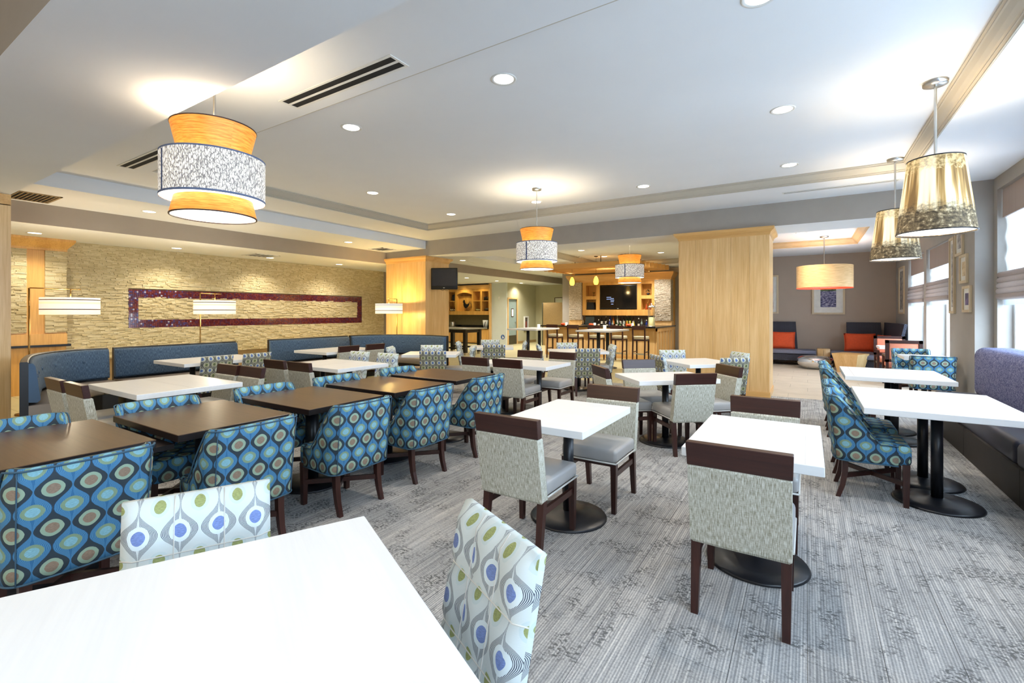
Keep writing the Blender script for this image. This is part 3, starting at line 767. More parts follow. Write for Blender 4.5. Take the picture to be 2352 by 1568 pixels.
dt=make_table(dl[0],1.0,.74,.76,.045,darktop,darkedge,rb=.28,rp=.055,name='dark_table')
b=nb(); box(b,-.36,.34,.66,.40,.5,.69); obj('support_leaf',b,darkedge,dt)
place(dt,-3.7,(dy[0][0]+dy[0][1])/2)
for i in range(1,5): dup(dt,(-3.7,(dy[i][0]+dy[i][1])/2,0),0,dl[i])
place(make_table('wide white table at left between the dark table row and the curved blue booth',1.2,.93,peds=((-.3,0),(.3,0)),rb=.25,planks=('y',[0])),-5.67,2.215)
place(make_table('wide white table behind the third dark table, two chairs on its near side',1.23,.87,peds=((-.3,0),(.3,0)),rb=.25,planks=('x',[0])),-5.765,4.365)
place(make_table('white booth table in front of the long straight blue booth at left',1.0,1.25,peds=((0,-.3),(0,.3)),rb=.25),-8.02,3.78)
place(make_table('white booth table in front of the second straight blue booth',1.0,1.25,peds=((0,-.3),(0,.3)),rb=.25),-7.97,6.08)
x,y=G(992.5,8.53); place(make_table('white table facing the camera by the yellow-lit column, patterned chairs around it',.95,.73,rb=.27),x,y,32.25)
x,y=G(1130,10.2); place(make_table('small far white table turned towards the camera near the kitchen island',.93,.75,rb=.27),x,y,32.25)
x,y=G(1326,9.15); place(make_table('white table with patterned chairs in front of the bar, between two high tables',1.1,.72,rb=.27),x,y,32.25)
place(make_table('white square table set at an angle right in front of the big wood column',.85,.85,rb=.27),-1.4,7.5,45)
place(make_table('angled white table in the middle of the room with four dark-railed chairs',.96,.68,rb=.3),-1.4,5.56,42)
place(make_table('wide white table beyond the dark row, two dark-railed chairs on each long side',1.24,.78,peds=((-.3,0),(.3,0)),rb=.25,planks=('x',[0])),-3.59,5.95)
hi=make_table('high white bar table with two poles, left one in front of the bar',.95,1.4,1.04,.04,peds=((0,-.33),(0,.33)),rb=.25,rp=.045,name='high_table')
place(hi,-6.7,11.8)
dup(hi,(-4.57,11.75,0),0,'high white bar table with two poles, right one in front of the bar stools')

# ================================================================== CHAIRS
dc=None
def dining(x,y,face,label,grp=None):
    global dc
    # x,y is where the top rail sits
    a=math.radians(face); cx,cy=x+.29*math.cos(a),y+.29*math.sin(a)
    if dc is None: dc=make_dining(label); dc.location=(cx,cy,0); dc.rotation_euler=(0,0,FACE(face)); index(dc); o=dc
    else: o=dup(dc,(cx,cy,0),FACE(face),label)
    if grp: o['group']=grp
    return o
grp='dark-railed dining chairs'
dining(-1.56,2.42,90,'dark-railed chair in the centre foreground seen from behind, grey vinyl seat to the right',grp)
dining(-1.42,3.87,-90,'dark-railed chair on the far side of the small centre foreground table',grp)
dining(-.28,2.44,90,'dark-railed chair nearest the camera at right, its streaked back towards us',grp)
dining(-.27,3.92,-90,'dark-railed chair on the far side of the right-hand plank-ended table',grp)
dining(-.99,5.13,131,'dark-railed chair in front of the angled middle table, its back squarely to the camera',grp)
dining(-1.92,6.23,-49,'dark-railed chair behind the angled middle table, facing the camera',grp)
dining(-2.05,5.2,42,'dark-railed chair at the left end of the angled middle table, seen edge-on',grp)
dining(-.8,6.1,222,'dark-railed chair at the right end of the angled middle table',grp)
dining(-3.97,5.32,90,'dark-railed chair just behind the farthest dark table, left of a matching pair',grp)
dining(-3.43,5.32,90,'dark-railed chair next to the farthest teal chair, right of a matching pair',grp)
dining(-3.9,6.73,-90,'left dark-railed chair on the far side of the wide table past the dark row',grp)
dining(-3.3,6.73,-90,'right dark-railed chair on the far side of the wide table past the dark row',grp)
dining(-6.08,1.47,90,'leftmost dark-railed chair, tucked to the wide white table by the curved booth',grp)
dining(-5.52,1.47,90,'second dark-railed chair from the left edge, in front of the wide white table',grp)
dining(-5.95,2.97,-90,'dark-railed chair behind the leftmost wide white table, half hidden, left of two',grp)
dining(-5.46,2.99,-90,'dark-railed chair behind the leftmost wide white table, right of two',grp)
dining(-6.0,3.6,90,'dark-railed chair in front of the second wide white table, left of two',grp)
dining(-5.46,3.6,90,'dark-railed chair in front of the second wide white table, right of two',grp)
dining(-7.36,5.86,180,'dark-railed chair at the second straight booth table, left of two',grp)
dining(-7.36,6.5,180,'dark-railed chair at the second straight booth table, right of two',grp)

bc=None
def barrel(x,y,face,label,grp='teal patterned barrel chairs'):
    global bc
    if bc is None: bc=make_barrel(label); bc.location=(x,y,0); bc.rotation_euler=(0,0,FACE(face)); index(bc); bc['group']=grp
    else: dup(bc,(x,y,0),FACE(face),label,grp)
ys=[.80,1.60,2.43,3.21,4.09]
rl=['teal patterned barrel chair cut off by the left edge, nearest the camera','second teal patterned barrel chair on the near side of the dark row','middle teal patterned barrel chair on the near side of the dark row','fourth teal patterned barrel chair on the near side of the dark row','farthest teal patterned barrel chair on the near side of the dark row']
ll=['teal barrel chair behind the first dark table, rim showing at the left edge','teal barrel chair on the far side of the second dark table, only its rim showing','teal barrel chair on the far side of the middle dark table, rim showing','teal barrel chair on the far side of the fourth dark table, rim showing','teal barrel chair on the far side of the farthest dark table, rim showing']
for y,l in zip(ys,rl): barrel(-3.13,y,180,l)
for y,l in zip(ys,ll): barrel(-3.99,y,0,l)
barrel(.44,4.86,0,'teal barrel chair nearest the camera on the aisle side of the window tables')
barrel(.44,5.5,0,'teal barrel chair behind the nearest one on the aisle side of the window tables')
barrel(.44,7.0,0,'teal barrel chair at the second window table, nearer of two on the aisle side')
barrel(.44,7.6,0,'teal barrel chair at the second window table, farther of two on the aisle side')
barrel(1.63,9.78,90,'dark teal barrel chair with its back to us beyond the window tables')
barrel(1.6,11.0,-90,'teal barrel chair facing us at the small white table near the far windows')

pc=None
def parson(x,y,face,label,z=0,grp='patterned parson chairs'):
    global pc
    a=math.radians(face); cx,cy=x+.3*math.cos(a),y+.3*math.sin(a)
    if pc is None: pc=make_parson(label,pale_ogee); pc.location=(cx,cy,0); pc.rotation_euler=(0,0,FACE(face)); index(pc); pc['group']=grp
    else: dup(pc,(cx,cy,0),FACE(face),label,grp)
parson(-1.84,.825,-27,'white and blue patterned parson chair across the large foreground tabletop')
parson(-.79,1.18,-116,'white and blue patterned parson chair at the bottom centre, right of the large tabletop')
x,y=G(994,7.78); parson(x,y,122.25,'patterned parson chair with its back squarely to us, near the yellow-lit column')
x,y=G(992,9.18); parson(x,y,-57.75,'patterned parson chair facing us behind the table near the yellow-lit column')
x,y=G(896,8.75); parson(x,y,32.25,'patterned parson chair seen edge-on, left of the table near the yellow-lit column')
x,y=G(1089,8.85); parson(x,y,212.25,'patterned parson chair seen edge-on, right of the table near the yellow-lit column')
x,y=G(1135,9.33); parson(x,y,122.25,'patterned parson chair with its back to us near the kitchen island')
x,y=G(1126,10.95); parson(x,y,-57.75,'patterned parson chair facing us near the kitchen island, mostly hidden')
x,y=G(1052,10.3); parson(x,y,32.25,'patterned parson chair seen edge-on beside the kitchen island')
x,y=G(1207,10.5); parson(x,y,212.25,'patterned parson chair seen edge-on near the left high table pole')
x,y=G(1350,8.3); parson(x,y,122.25,'patterned parson chair with its back squarely to us in front of the right high table')
x,y=G(1302,9.9); parson(x,y,-57.75,'patterned parson chair facing us under the bar stools')
x,y=G(1236,9.35); parson(x,y,32.25,'patterned parson chair seen edge-on between the two high tables')
x,y=G(1408,9.3); parson(x,y,212.25,'patterned parson chair seen edge-on, right of the table before the bar')
parson(-7.33,3.51,180,'olive patterned parson chair at the first booth table, left of two')
parson(-7.33,4.1,180,'olive patterned parson chair at the first booth table, right of two')
parson(-6.19,5.15,-90,'olive patterned parson chair behind the second wide white table, left of two')
parson(-5.56,5.17,-90,'olive patterned parson chair behind the second wide white table, right of two')
x,y=G(1544,7.98); parson(x,y,-57.75,'pale patterned parson chair facing us left behind the angled table by the big wood column')
x,y=G(1509,7.0); parson(x,y,40,'olive parson chair seen side-on, left of the angled table by the big column')
x,y=G(1688,6.6); parson(x,y,130,'pale patterned parson chair with its back to us in front of the big wood column')
x,y=G(1700,7.5); parson(x,y,220,'patterned parson chair against the right edge of the big wood column')

# ================================================================== LIGHT FITTINGS
def onY(px,py,Y):
    t=(px-1176)/F_PX; d=Y/(math.cos(YAW)+math.sin(YAW)*t); return G(px,d)[0],CAM_H-(py-717)*d/F_PX
def down_at(px,py,z):
    d=F_PX*(z-CAM_H)/(717-py); return G(px,d)+(z,)
def make_down(label):
    t=thing('downlight',label,'ceiling light')
    b=nb(); lathe(b,[(.085,.0),(.10,-.006),(.112,-.004),(.114,0.002)],28); obj('trim_ring',b,white_plate,t)
    b=nb(); lathe(b,[(.001,-.001),(.086,-.001)],28); obj('lens',b,lens_m,t,normals=False)
    return t
dp=None
def lamp(kind,loc,energy,color=(1,.89,.74),radius=.06,spot=2.4,blend=.8):
    l=bpy.data.lights.new(kind,'SPOT' if spot else 'POINT'); l.energy=energy; l.color=color; l.shadow_soft_size=radius
    if spot: l.spot_size=spot; l.spot_blend=blend
    o=bpy.data.objects.new(kind,l); C.objects.link(o); o.location=loc; return o
DL=[(1745,-8,ZT,'brightest downlight at the top edge of the photo',1),(1157,182,ZT,'downlight high in the main ceiling, centre of the photo',1),(1798,252,ZT,'downlight in the main ceiling left of the near forest-print pendant',1),
(807,293,ZT,'downlight right of the large drum pendant, beyond the slot vent',1),(580,365,ZT,'downlight just behind the top of the large drum pendant',1),(1813,379,ZT,'downlight in the main ceiling near the right end of the far moulding',1),
(1478,428,ZT,'downlight in the main ceiling near the middle of the far moulding',1),(1232,464,ZT,'downlight right behind the rod of the middle drum pendant',1),(1036,492,ZT,'downlight near the far left corner of the tray ceiling',1),(856,443,ZT,'downlight in the main ceiling above the left moulding',1),
(343,486,ZL,'downlight in the narrow left ceiling strip, beside the big pendant',.8),(800,556,ZL,'downlight in the narrow left ceiling strip, near the yellow-lit column',.8),
(80,535,ZS,'leftmost downlight in the low soffit above the stone pilaster',1.3),(406,570,ZS,'downlight in the low soffit washing the stone wall, second from left',1.3),(620,592,ZS,'downlight in the low soffit washing the stone wall, third from left',1.3),(779,607,ZS,'downlight in the low soffit at the far end of the stone wall',1.3),
(1063,598,ZB,'downlight beyond the beam, right of the yellow-lit column',.8),(1221,621,ZB,'downlight beyond the beam, below the middle drum pendant',.8),(1335,575,ZB+.17,'downlight over the bar area, left of the far drum pendant',.8),(1518,580,ZB+.17,'downlight over the bar area beside the big wood column',.8),(1388,589,ZB+.17,'warm downlight above the wooden bar trellis',.8),
(1072,638,ZS,'downlight in the kitchen soffit, left of three',1),(1141,645,ZS,'downlight in the kitchen soffit, middle of three',1),(1197,650,ZS,'downlight in the kitchen soffit, right of three',1),
(1840,535,ZG+.15,'downlight in the lounge tray ceiling',.9),(1245,655,ZS,'tiny downlight at the far end of the corridor soffit',.8)]
for px,py,z,lab,k in DL:
    x,y,_=down_at(px,py,z)
    if dp is None: dp=make_down(lab); dp.location=(x,y,z); index(dp); dp['group']='recessed downlights'
    else: dup(dp,(x,y,z),0,lab,'recessed downlights')
    lamp('downlight_or_fill_beam',(x,y,z-.03),SPOT*k)
# fill beams added behind the camera, with no fittings, for the near ceiling beam
for x,y in ((-9.0,-1.5),(-5.5,-1.5),(-2,-1.5),(1,-1.5)): lamp('downlight_or_fill_beam',(x,y,ZP-.03),SPOT*1.4)
lamp('pendant_or_fill_bulb',(-3.72,-3.2,2.6),60,(1,.82,.55),.1,None)  # added bare bulb, no pendant here, lights the near beam's front face

def pendant(label,x,y,zc,big=True):
    t=thing('drum_pendant',label,'pendant lamp',(x,y,0)); R=.335
    b=nb(); lathe(b,[(.02,zc-.035),(.075,zc-.03),(.08,zc)],20,cap0=True); obj('canopy',b,steel,t)
    b=nb(); lathe(b,[(.009,zc-.02),(.009,2.74)],8); obj('rod',b,steel,t)
    for nm,pr in (('upper_shade',[(.225,2.58),(.238,2.7),(.275,2.86)]),('lower_shade',[(.278,2.205),(.245,2.36),(.232,2.46)])):
        b=nb(); lathe(b,pr,48,uv=.3); lathe(b,[(r-.006,z) for r,z in pr][::-1],48,uv=.3,mi=1)
        o=obj(nm,b,[veneer,shade_in],t,keepuv=True,normals=False)
        b=nb(); r,z=pr[0] if nm[0]=='l' else pr[-1]; lathe(b,[(r-.008,z-.004),(r+.002,z-.004),(r+.002,z+.004),(r-.008,z+.004),(r-.008,z-.004)],48); obj('rim',b,darkwood,o)
    b=nb(); lathe(b,[(R,2.325),(R,2.635)],56,uv=.335); o=obj('drum_shade',b,weave,t,keepuv=True,normals=False)
    b=nb(); lathe(b,[(R+.002,2.325),(R+.002,2.34)],56); lathe(b,[(R+.002,2.625),(R+.002,2.637)],56); obj('trim_band',b,plain('blue grey shade trim',srgb(100,112,140),.8),o)
    b=nb(); lathe(b,[(R+.001,2.34),(R+.001,2.62)],200); 
    dele=[f for f in b.faces if not (abs((math.degrees(math.atan2(f.calc_center_median().y,f.calc_center_median().x))+92)%360)<3.2)]
    bmesh.ops.delete(b,geom=dele,context='FACES'); obj('shade_seam',b,plain('dark blue shade seam',srgb(70,86,124),.8),o)
    b=nb(); lathe(b,[(.235,2.332),(R-.004,2.328)],48); lathe(b,[(.002,2.216),(.268,2.216)],48); obj('diffuser',b,shade_in_white,t,normals=False)
    lamp('pendant_or_fill_bulb',(x,y,2.66),PEND*(.55 if y<3 else .9),(1,.82,.55),.07,None); lamp('pendant_or_fill_bulb',(x,y,2.18),PEND*.8,(1,.82,.6),.12,2.6)
    return t
pendant('large drum pendant with fabric band between two veneer cones, near the left',-3.72,1.76,ZP)
pendant('middle drum pendant with fabric band and veneer cones, hanging from the main ceiling',-3.76,6.72,ZT)
pendant('farthest drum pendant with fabric band, hanging in front of the bar television',-3.6,10.97,ZB)
def cone(label,x,y):
    t=thing('cone_pendant',label,'pendant lamp',(x,y,0)); zc=ZT
    b=nb(); lathe(b,[(.02,zc-.04),(.088,zc-.035),(.092,zc)],24,cap0=True); obj('canopy',b,steel,t)
    b=nb(); lathe(b,[(.011,zc-.03),(.011,2.75)],8); obj('rod',b,steel,t)
    b=nb(); lathe(b,[(.272,2.20),(.195,2.84)],56,uv=.25); o=obj('printed_shade',b,forest_m,t,keepuv=True,normals=False)
    for r,z in ((.272,2.20),(.195,2.84)): b=nb(); lathe(b,[(r-.004,z-.006),(r+.003,z-.006),(r+.003,z+.004),(r-.004,z+.004),(r-.004,z-.006)],56); obj('rim',b,blackplastic,o)
    b=nb(); lathe(b,[(.002,2.21),(.266,2.21)],48); obj('diffuser',b,shade_in_white,t,normals=False)
    b=nb(); 
    for k in range(3): box(b,0,-.004,2.82,.19,.004,2.826,0,Matrix.Rotation(k*2*PI/3,4,'Z'))
    obj('spider',b,steel,t)
    lamp('pendant_or_fill_bulb',(x,y,2.7),PEND*.9,(1,.84,.6),.05,None); lamp('pendant_or_fill_bulb',(x,y,2.17),PEND*.6,(1,.85,.65),.12,2.6)
cone('forest-print cone pendant nearest the camera at upper right',.95,5.47)
cone('forest-print cone pendant behind the nearest one, partly hidden',.98,7.95)
# lounge drum
x,y=G(1893,11.4); t=thing('veneer_pendant','wide veneer drum pendant with red lining in the lounge','pendant lamp',(x,y,0))
zb,zt,R=CAM_H+(717-658)*11.4/F_PX-.03,CAM_H+(717-611)*11.4/F_PX,.58
b=nb(); lathe(b,[(R,zb),(R,zt)],64,uv=.58); o=obj('veneer_shade',b,veneer_pale,t,keepuv=True,normals=False)
b=nb(); lathe(b,[(R-.01,zb+.05),(R-.01,zb-.012),(R+.002,zb-.012)],64); obj('lining',b,emis('red lit lining',(1,.06,.02,1),.9,(.9,.1,.05,1)),o,normals=False)
b=nb(); lathe(b,[(.002,zb+.03),(R-.012,zb+.03)],48); obj('diffuser',b,emis('red orange diffuser',(1,.22,.08,1),.35),t,normals=False)
b=nb(); lathe(b,[(.012,zt-.1),(.012,ZG+.13)],8); obj('rod',b,steel,t)
b=nb(); lathe(b,[(.02,ZG+.11),(.09,ZG+.12),(.095,ZG+.15)],20,cap0=True); obj('canopy',b,steel,t)
b=nb()
for k in range(3): box(b,0,-.006,zt-.08,R-.01,.006,zt-.07,0,Matrix.Rotation(k*2*PI/3+.4,4,'Z'))
obj('spider',b,steel,t)
lamp('pendant_or_fill_bulb',(x,y,zt-.2),PEND,(1,.93,.84),.08,None)
# amber glass pendants over the bar
for px,lab in ((1314,'amber glass pendant over the bar, leftmost of three'),(1369,'amber glass pendant over the bar, middle of three'),(1430,'amber glass pendant over the bar, hidden behind the drum lamp')):
    x=onY(px,640,14.3)[0]; t=thing('glass_pendant',lab,'pendant lamp',(x,14.3,0))
    b=nb(); lathe(b,[(.05,2.40),(.075,2.44),(.085,2.5),(.07,2.58),(.04,2.65),(.02,2.67)],20); obj('glass_shade',b,amber,t,normals=False)
    b=nb(); lathe(b,[(.004,2.66),(.004,ZB+.15)],6); obj('cord',b,blackplastic,t)
    b=nb(); lathe(b,[(.02,ZB+.14),(.065,ZB+.15),(.065,ZB+.17)],16,cap0=True); obj('canopy',b,blackplastic,t)
    lamp('pendant_or_fill_bulb',(x,14.3,2.36),6,(1,.7,.3),.05,None)

# arc floor lamps
def floor_lamp(label,px_,py_,sx,sy):
    t=thing('floor_lamp',label,'lamp',(px_,py_,0)); dx,dy_=sx-px_,sy-py_
    b=nb(); lathe(b,[(.15,0),(.15,.02),(.02,.035)],28,cap0=True,cap1=True); obj('base',b,bronze,t)
    b=nb(); tube(b,[(0,0,.02),(0,0,1.86)],.012,8); obj('pole',b,bronze,t)
    b=nb(); L=math.hypot(dx,dy_); e=(L+.12)/L; tube(b,[(-.0,0,1.86),(dx*e,dy_*e,1.86)],.008,8); tube(b,[(dx,dy_,1.86),(dx,dy_,1.72)],.008,6); obj('arm',b,bronze,t)
    b=nb(); ul=b.loops.layers.uv.verify(); lathe(b,[(.35,1.465),(.35,1.725)],56,c=(dx,dy_),uv=.35)
    for f in b.faces:
        for lp in f.loops: lp[ul].uv=(lp[ul].uv[0],(lp.vert.co.z-1.465)/.26)
    obj('lamp_shade',b,striped,t,keepuv=True,normals=False)
    b=nb(); lathe(b,[(.002,1.475),(.345,1.475)],40,c=(dx,dy_)); obj('diffuser',b,shade_in_white,t,normals=False)
    k_=2.4 if sy>8 else .8; c_=(1,.70,.22) if sy>8 else (1,.86,.62)
    lamp('lamp_bulb',(sx,sy,1.66),14*k_,c_,.04,None); lamp('lamp_bulb',(sx,sy,1.44),10*k_,c_,.08,None)
floor_lamp('arched floor lamp with striped drum shade behind the curved booth at far left',-9.7,2.04,-9.7,2.5)
floor_lamp('floor lamp with striped drum shade in front of the mosaic frame',-9.7,4.34,-9.7,4.6)
floor_lamp('floor lamp with striped drum shade in front of the yellow-lit column',-9.42,9.08,-9.34,8.72)

# ceiling vents
def slot_vent(label,x0,y0,x1,y1,z,n=2):
    t=thing('slot_vent',label,'vent',((x0+x1)/2,(y0+y1)/2,z)); w,d=(x1-x0)/2,(y1-y0)/2
    b=nb(); f=.022; box(b,-w-f,-d-f,-.006,w+f,-d,0); box(b,-w-f,d,-.006,w+f,d+f,0); box(b,-w-f,-d,-.006,-w,d,0); box(b,w,-d,-.006,w+f,d,0)
    for k in range(1,n):
        yy=-d+2*d*k/n; box(b,-w,yy-.012,-.005,w,yy+.012,0)
    obj('frame',b,white_plate,t)
    b=nb(); box(b,-w,-d,-.002,w,d,-.0005); obj('slot',b,darkvoid,t)
    return t
slot_vent('two-slot linear vent in the ceiling right of the large drum pendant',-4.0,2.46,-2.62,2.61,ZP)
slot_vent('two-slot linear vent behind the large drum pendant at left',-7.55,2.42,-6.1,2.57,ZP)
slot_vent('long thin slot vent in the ceiling before the far beam at right',-.32,8.6,1.1,8.68,ZP)
def grille(label,x0,y0,x1,y1,z,m,n=10,name='ceiling_grille'):
    t=thing(name,label,'vent',((x0+x1)/2,(y0+y1)/2,z)); w,d=(x1-x0)/2,(y1-y0)/2
    b=nb(); f=.03; box(b,-w,-d,-.01,w,-d+f,0); box(b,-w,d-f,-.01,w,d,0); box(b,-w,-d,-.01,-w+f,d,0); box(b,w-f,-d,-.01,w,d,0); obj('frame',b,m,t)
    for k in range(n):
        yy=-d+f+(2*d-2*f)*(k+.5)/n; b=nb(); box(b,-w+f,yy-.008,-.012,w-f,yy+.004,-.001); obj('slat',b,m,t)
    b=nb(); box(b,-w+f,-d+f,-.0012,w-f,d-f,-.0004); obj('slot',b,darkvoid,t)
brownmetal=plain('tan grille metal',srgb(150,128,90),.5,.2)
grille('tan slatted ceiling grille above the left edge column',-9.95,1.75,-9.25,2.3,ZL,brownmetal)
grille('square ceiling vent in the low soffit above the mosaic frame',-11.4,6.0,-10.8,6.6,ZS,white_plate,5)
grille('flat square access panel in the ceiling strip near the yellow-lit column',-9.9,8.5,-9.35,9.0,ZL,white_paint,2)
sm=tag(obj('sprinkler',(lambda b:(lathe(b,[(.001,-.05),(.04,-.045),(.03,-.02),(.02,-.0)],12),b)[1])(nb()),white_plate),'white sprinkler head in the bar tray ceiling','sprinkler'); sm.location=(*G(1331,15.2),ZB+.17)

# ================================================================== BOOTHS, BENCH
def sweep(b,path,prof,mi=0,smooth=True,caps=True,closed=True):
    n=len(path); R=[]; ul=b.loops.layers.uv.verify(); L=0
    for i,p in enumerate(path):
        a=Vector(path[max(i-1,0)]); c=Vector(path[min(i+1,n-1)]); d=(c-a).normalized(); nr=Vector((d.y,-d.x))   # inward = right of path
        R.append([b.verts.new((p[0]+nr.x*o,p[1]+nr.y*o,z)) for o,z in prof])
    m=len(prof)
    for i in range(n-1):
        l=math.dist(path[i],path[i+1])
        for k in range(m if closed else m-1):
            f=b.faces.new([R[i][k],R[i+1][k],R[i+1][(k+1)%m],R[i][(k+1)%m]]); f.smooth=smooth; f.material_index=mi
            z0,z1=prof[k][1]+prof[k][0]*.7,prof[(k+1)%m][1]+prof[(k+1)%m][0]*.7
            for lp,u in zip(f.loops,[(L,z0),(L+l,z0),(L+l,z1),(L,z1)]): lp[ul].uv=u
        L+=l
    if caps: 
        for r in (R[0],R[-1]): f=b.faces.new(r); f.material_index=mi
def smoothpath(pts,k=5):
    out=[]; P=[Vector(p) for p in pts]; P=[2*P[0]-P[1]]+P+[2*P[-1]-P[-2]]
    for i in range(1,len(P)-2):
        for j in range(k):
            t=j/k; a,b_,c,d=P[i-1],P[i],P[i+1],P[i+2]
            out.append(tuple(.5*((2*b_)+(c-a)*t+(2*a-5*b_+4*c-d)*t*t+(3*b_-a-3*c+d)*t**3)))
    out.append(tuple(P[-2])); return out
def booth(label,path,buttons=0,ztop=.95,joints=()):
    t=thing('booth_bench',label,'booth',(path[0][0],path[0][1],0)); ox,oy=path[0]; path=[(x-ox,y-oy) for x,y in path]
    b=nb(); sweep(b,path,[(-.04,0),(.03,0),(.03,ztop-.01),(.02,ztop),(-.03,ztop),(-.04,ztop-.01)],smooth=False); obj('frame',b,booth_frame,t)
    b=nb(); sweep(b,path,[(.03,.50),(.10,.49),(.125,.52),(.105,.7),(.085,ztop-.06),(.065,ztop-.025),(.03,ztop-.02)]); bo=obj('backrest',b,denim,t,keepuv=True)
    b=nb(); sweep(b,path,[(.03,.30),(.54,.30),(.56,.33),(.56,.41),(.53,.455),(.3,.468),(.03,.46)]); obj('seat',b,vinyl_br,t,keepuv=True)
    b=nb(); sweep(b,path,[(.03,0),(.50,0),(.50,.30),(.03,.30)],smooth=False); obj('plinth',b,booth_frame,t)
    if buttons:
        L=[0]
        for i in range(1,len(path)): L.append(L[-1]+math.dist(path[i],path[i-1]))
        for k in range(buttons):
            s=L[-1]*(k+.7)/(buttons+.4); i=max(j for j in range(len(L)-1) if L[j]<=s); f=(s-L[i])/(L[i+1]-L[i])
            p=Vector(path[i]).lerp(Vector(path[i+1]),f); d=(Vector(path[i+1])-Vector(path[i])).normalized(); nr=Vector((d.y,-d.x))
            b=nb(); lathe(b,[(.024,0),(.022,.008),(.012,.014),(.0005,.016)],14); M=Matrix.Translation((p.x+nr.x*.097,p.y+nr.y*.097,.76))@Vector((0,0,1)).rotation_difference(Vector((nr.x,nr.y,.08))).to_matrix().to_4x4()
            bmesh.ops.transform(b,matrix=M,verts=b.verts); obj('button',b,denim,bo)
    return t
booth('curved blue booth with buttoned back at the left, wrapping towards the camera',smoothpath([(-7.3,1.50),(-8.0,1.66),(-8.6,1.84),(-9.02,2.12),(-9.2,2.48),(-9.2,2.8)]),5)
booth('long straight blue booth bench in front of the stone wall, left of two',[(-9.2,2.87),(-9.2,3.8),(-9.2,4.72)])
booth('straight blue booth bench in front of the stone wall, right of two',[(-9.2,5.37),(-9.2,6.3),(-9.2,7.28)])
booth('curved blue booth with buttoned back below the far floor lamp',smoothpath([(-9.2,7.36),(-9.16,7.8),(-8.85,8.25),(-8.35,8.5),(-7.75,8.55),(-7.12,8.45)]),5)
# bench by the windows
bn=thing('window_bench','long bench under the windows with blue scroll-patterned back and charcoal seat','bench',(1.9,4,0))
ya,yb=-5.0,4.2
for k,(a,c) in enumerate(((ya,-1.2),(-1.18,1.3),(1.32,yb))):
    b=nb(); rbox(b,-.5,a,.26,.06,c,.475,.05,4); obj('seat',b,seat_dark,bn)
for a,c in ((ya,.2),(.22,yb)):
    b=nb(); rbox(b,-.12,a,.44,.32,c,1.06,.10,5); obj('backrest',b,scroll,bn)
for k in range(6):
    a=ya+(yb-ya)*k/6; c=ya+(yb-ya)*(k+1)/6; b=nb(); box(b,-.52,a+.004,0,-.46,c-.004,.29); obj('plinth_panel',b,bench_base,bn)
b=nb(); box(b,-.46,ya,0,.3,yb,.28); obj('plinth_core',b,bench_base,bn)

# ================================================================== BAR
BF=14.5; BXL=-7.97; BXR=-3.95; BH=1.045
bar=thing('bar_counter','maple panelled bar counter with black stone top','bar counter',(0,0,0))
b=nb(); box(b,BXL+.08,BF+.3,.0,BXR-.06,BF+.9,BH-.06); box(b,BXR-.7,BF+.9,0,BXR-.06,17.1,BH-.06); obj('body',b,maple,bar)
b=nb(); box(b,BXL,BF,BH-.04,BXR,BF+.95,BH); box(b,BXR-.75,BF+.95,BH-.04,BXR,17.15,BH); obj('worktop',b,black_stone,bar)
n=13
for k in range(n):
    a=BXL+.08+(BXR-.06-BXL-.08)*k/n; c=BXL+.08+(BXR-.06-BXL-.08)*(k+1)/n
    b=nb(); box(b,a+.03,BF+.285,.14,c-.03,BF+.3,BH-.14); obj('panel',b,maple,bar)
    b=nb(); box(b,a-.03,BF+.27,.02,a+.03,BF+.3,BH-.05); obj('stile',b,maple,bar)
for k in range(6):
    a=BF+.3+(17.1-BF-.3)*k/6; c=BF+.3+(17.1-BF-.3)*(k+1)/6
    b=nb(); box(b,BXR-.06,a+.06,.14,BXR-.05,c-.06,BH-.16); obj('side_panel',b,maple,bar)
    b=nb(); box(b,BXR-.06,a-.03,.02,BXR-.03,a+.06,BH-.05); obj('stile',b,maple,bar)
b=nb(); box(b,BXL+.08,BF+.26,.0,BXR-.02,BF+.31,.14); box(b,BXL+.08,BF+.26,BH-.14,BXR-.02,BF+.31,BH-.04); box(b,BXR-.06,BF+.26,BH-.16,BXR-.02,17.1,BH-.04); box(b,BXR-.06,BF+.26,0,BXR-.02,17.1,.14); obj('rail_trim',b,maple_x,bar)
# bar stools (facing the bar)
def make_stool(label):
    t=thing('bar_stool',label,'stool'); h=.76; w=.2
    b=nb(); rbox(b,-w,-.17,h-.075,w,.2,h+.02,.025,3); obj('seat',b,plain('cream stool vinyl',srgb(214,206,180),.5),t)
    b=nb(); box(b,-w,-.2,h-.11,w,.2,h-.075); obj('seat_frame',b,darkwood_x,t)
    b=nb(); box(b,-w,-.245,h+.22,w,-.205,h+.34); obj('top_rail',b,darkwood_x,t)
    for sx in (-1,1):
        b=nb(); leg(b,sx*(w-.02),-.19,0,h-.1,.034,.042,0,-.05); leg(b,sx*(w-.02),-.225,h-.12,h+.33,.042,.034,0,.03); obj('leg',b,darkwood,t)
        b=nb(); leg(b,sx*(w-.02),.18,0,h-.1,.034,.042); obj('leg',b,darkwood,t)
        b=nb(); box(b,sx*(w-.02)-.01,-.2,.3,sx*(w-.02)+.01,.18,.33); obj('stretcher',b,darkwood_x,t)
    b=nb(); box(b,-w+.02,.17,.2,w-.02,.19,.225); box(b,-w+.02,-.22,.26,w-.02,-.2,.285); obj('foot_rail',b,steel,t)
    return t
sl=['bar stool with cream seat at the left end of the bar','bar stool with cream seat, second from the left end','bar stool with cream seat, middle of five','bar stool with cream seat, behind the right high table poles','bar stool with cream seat at the right end of the bar']
st0=None
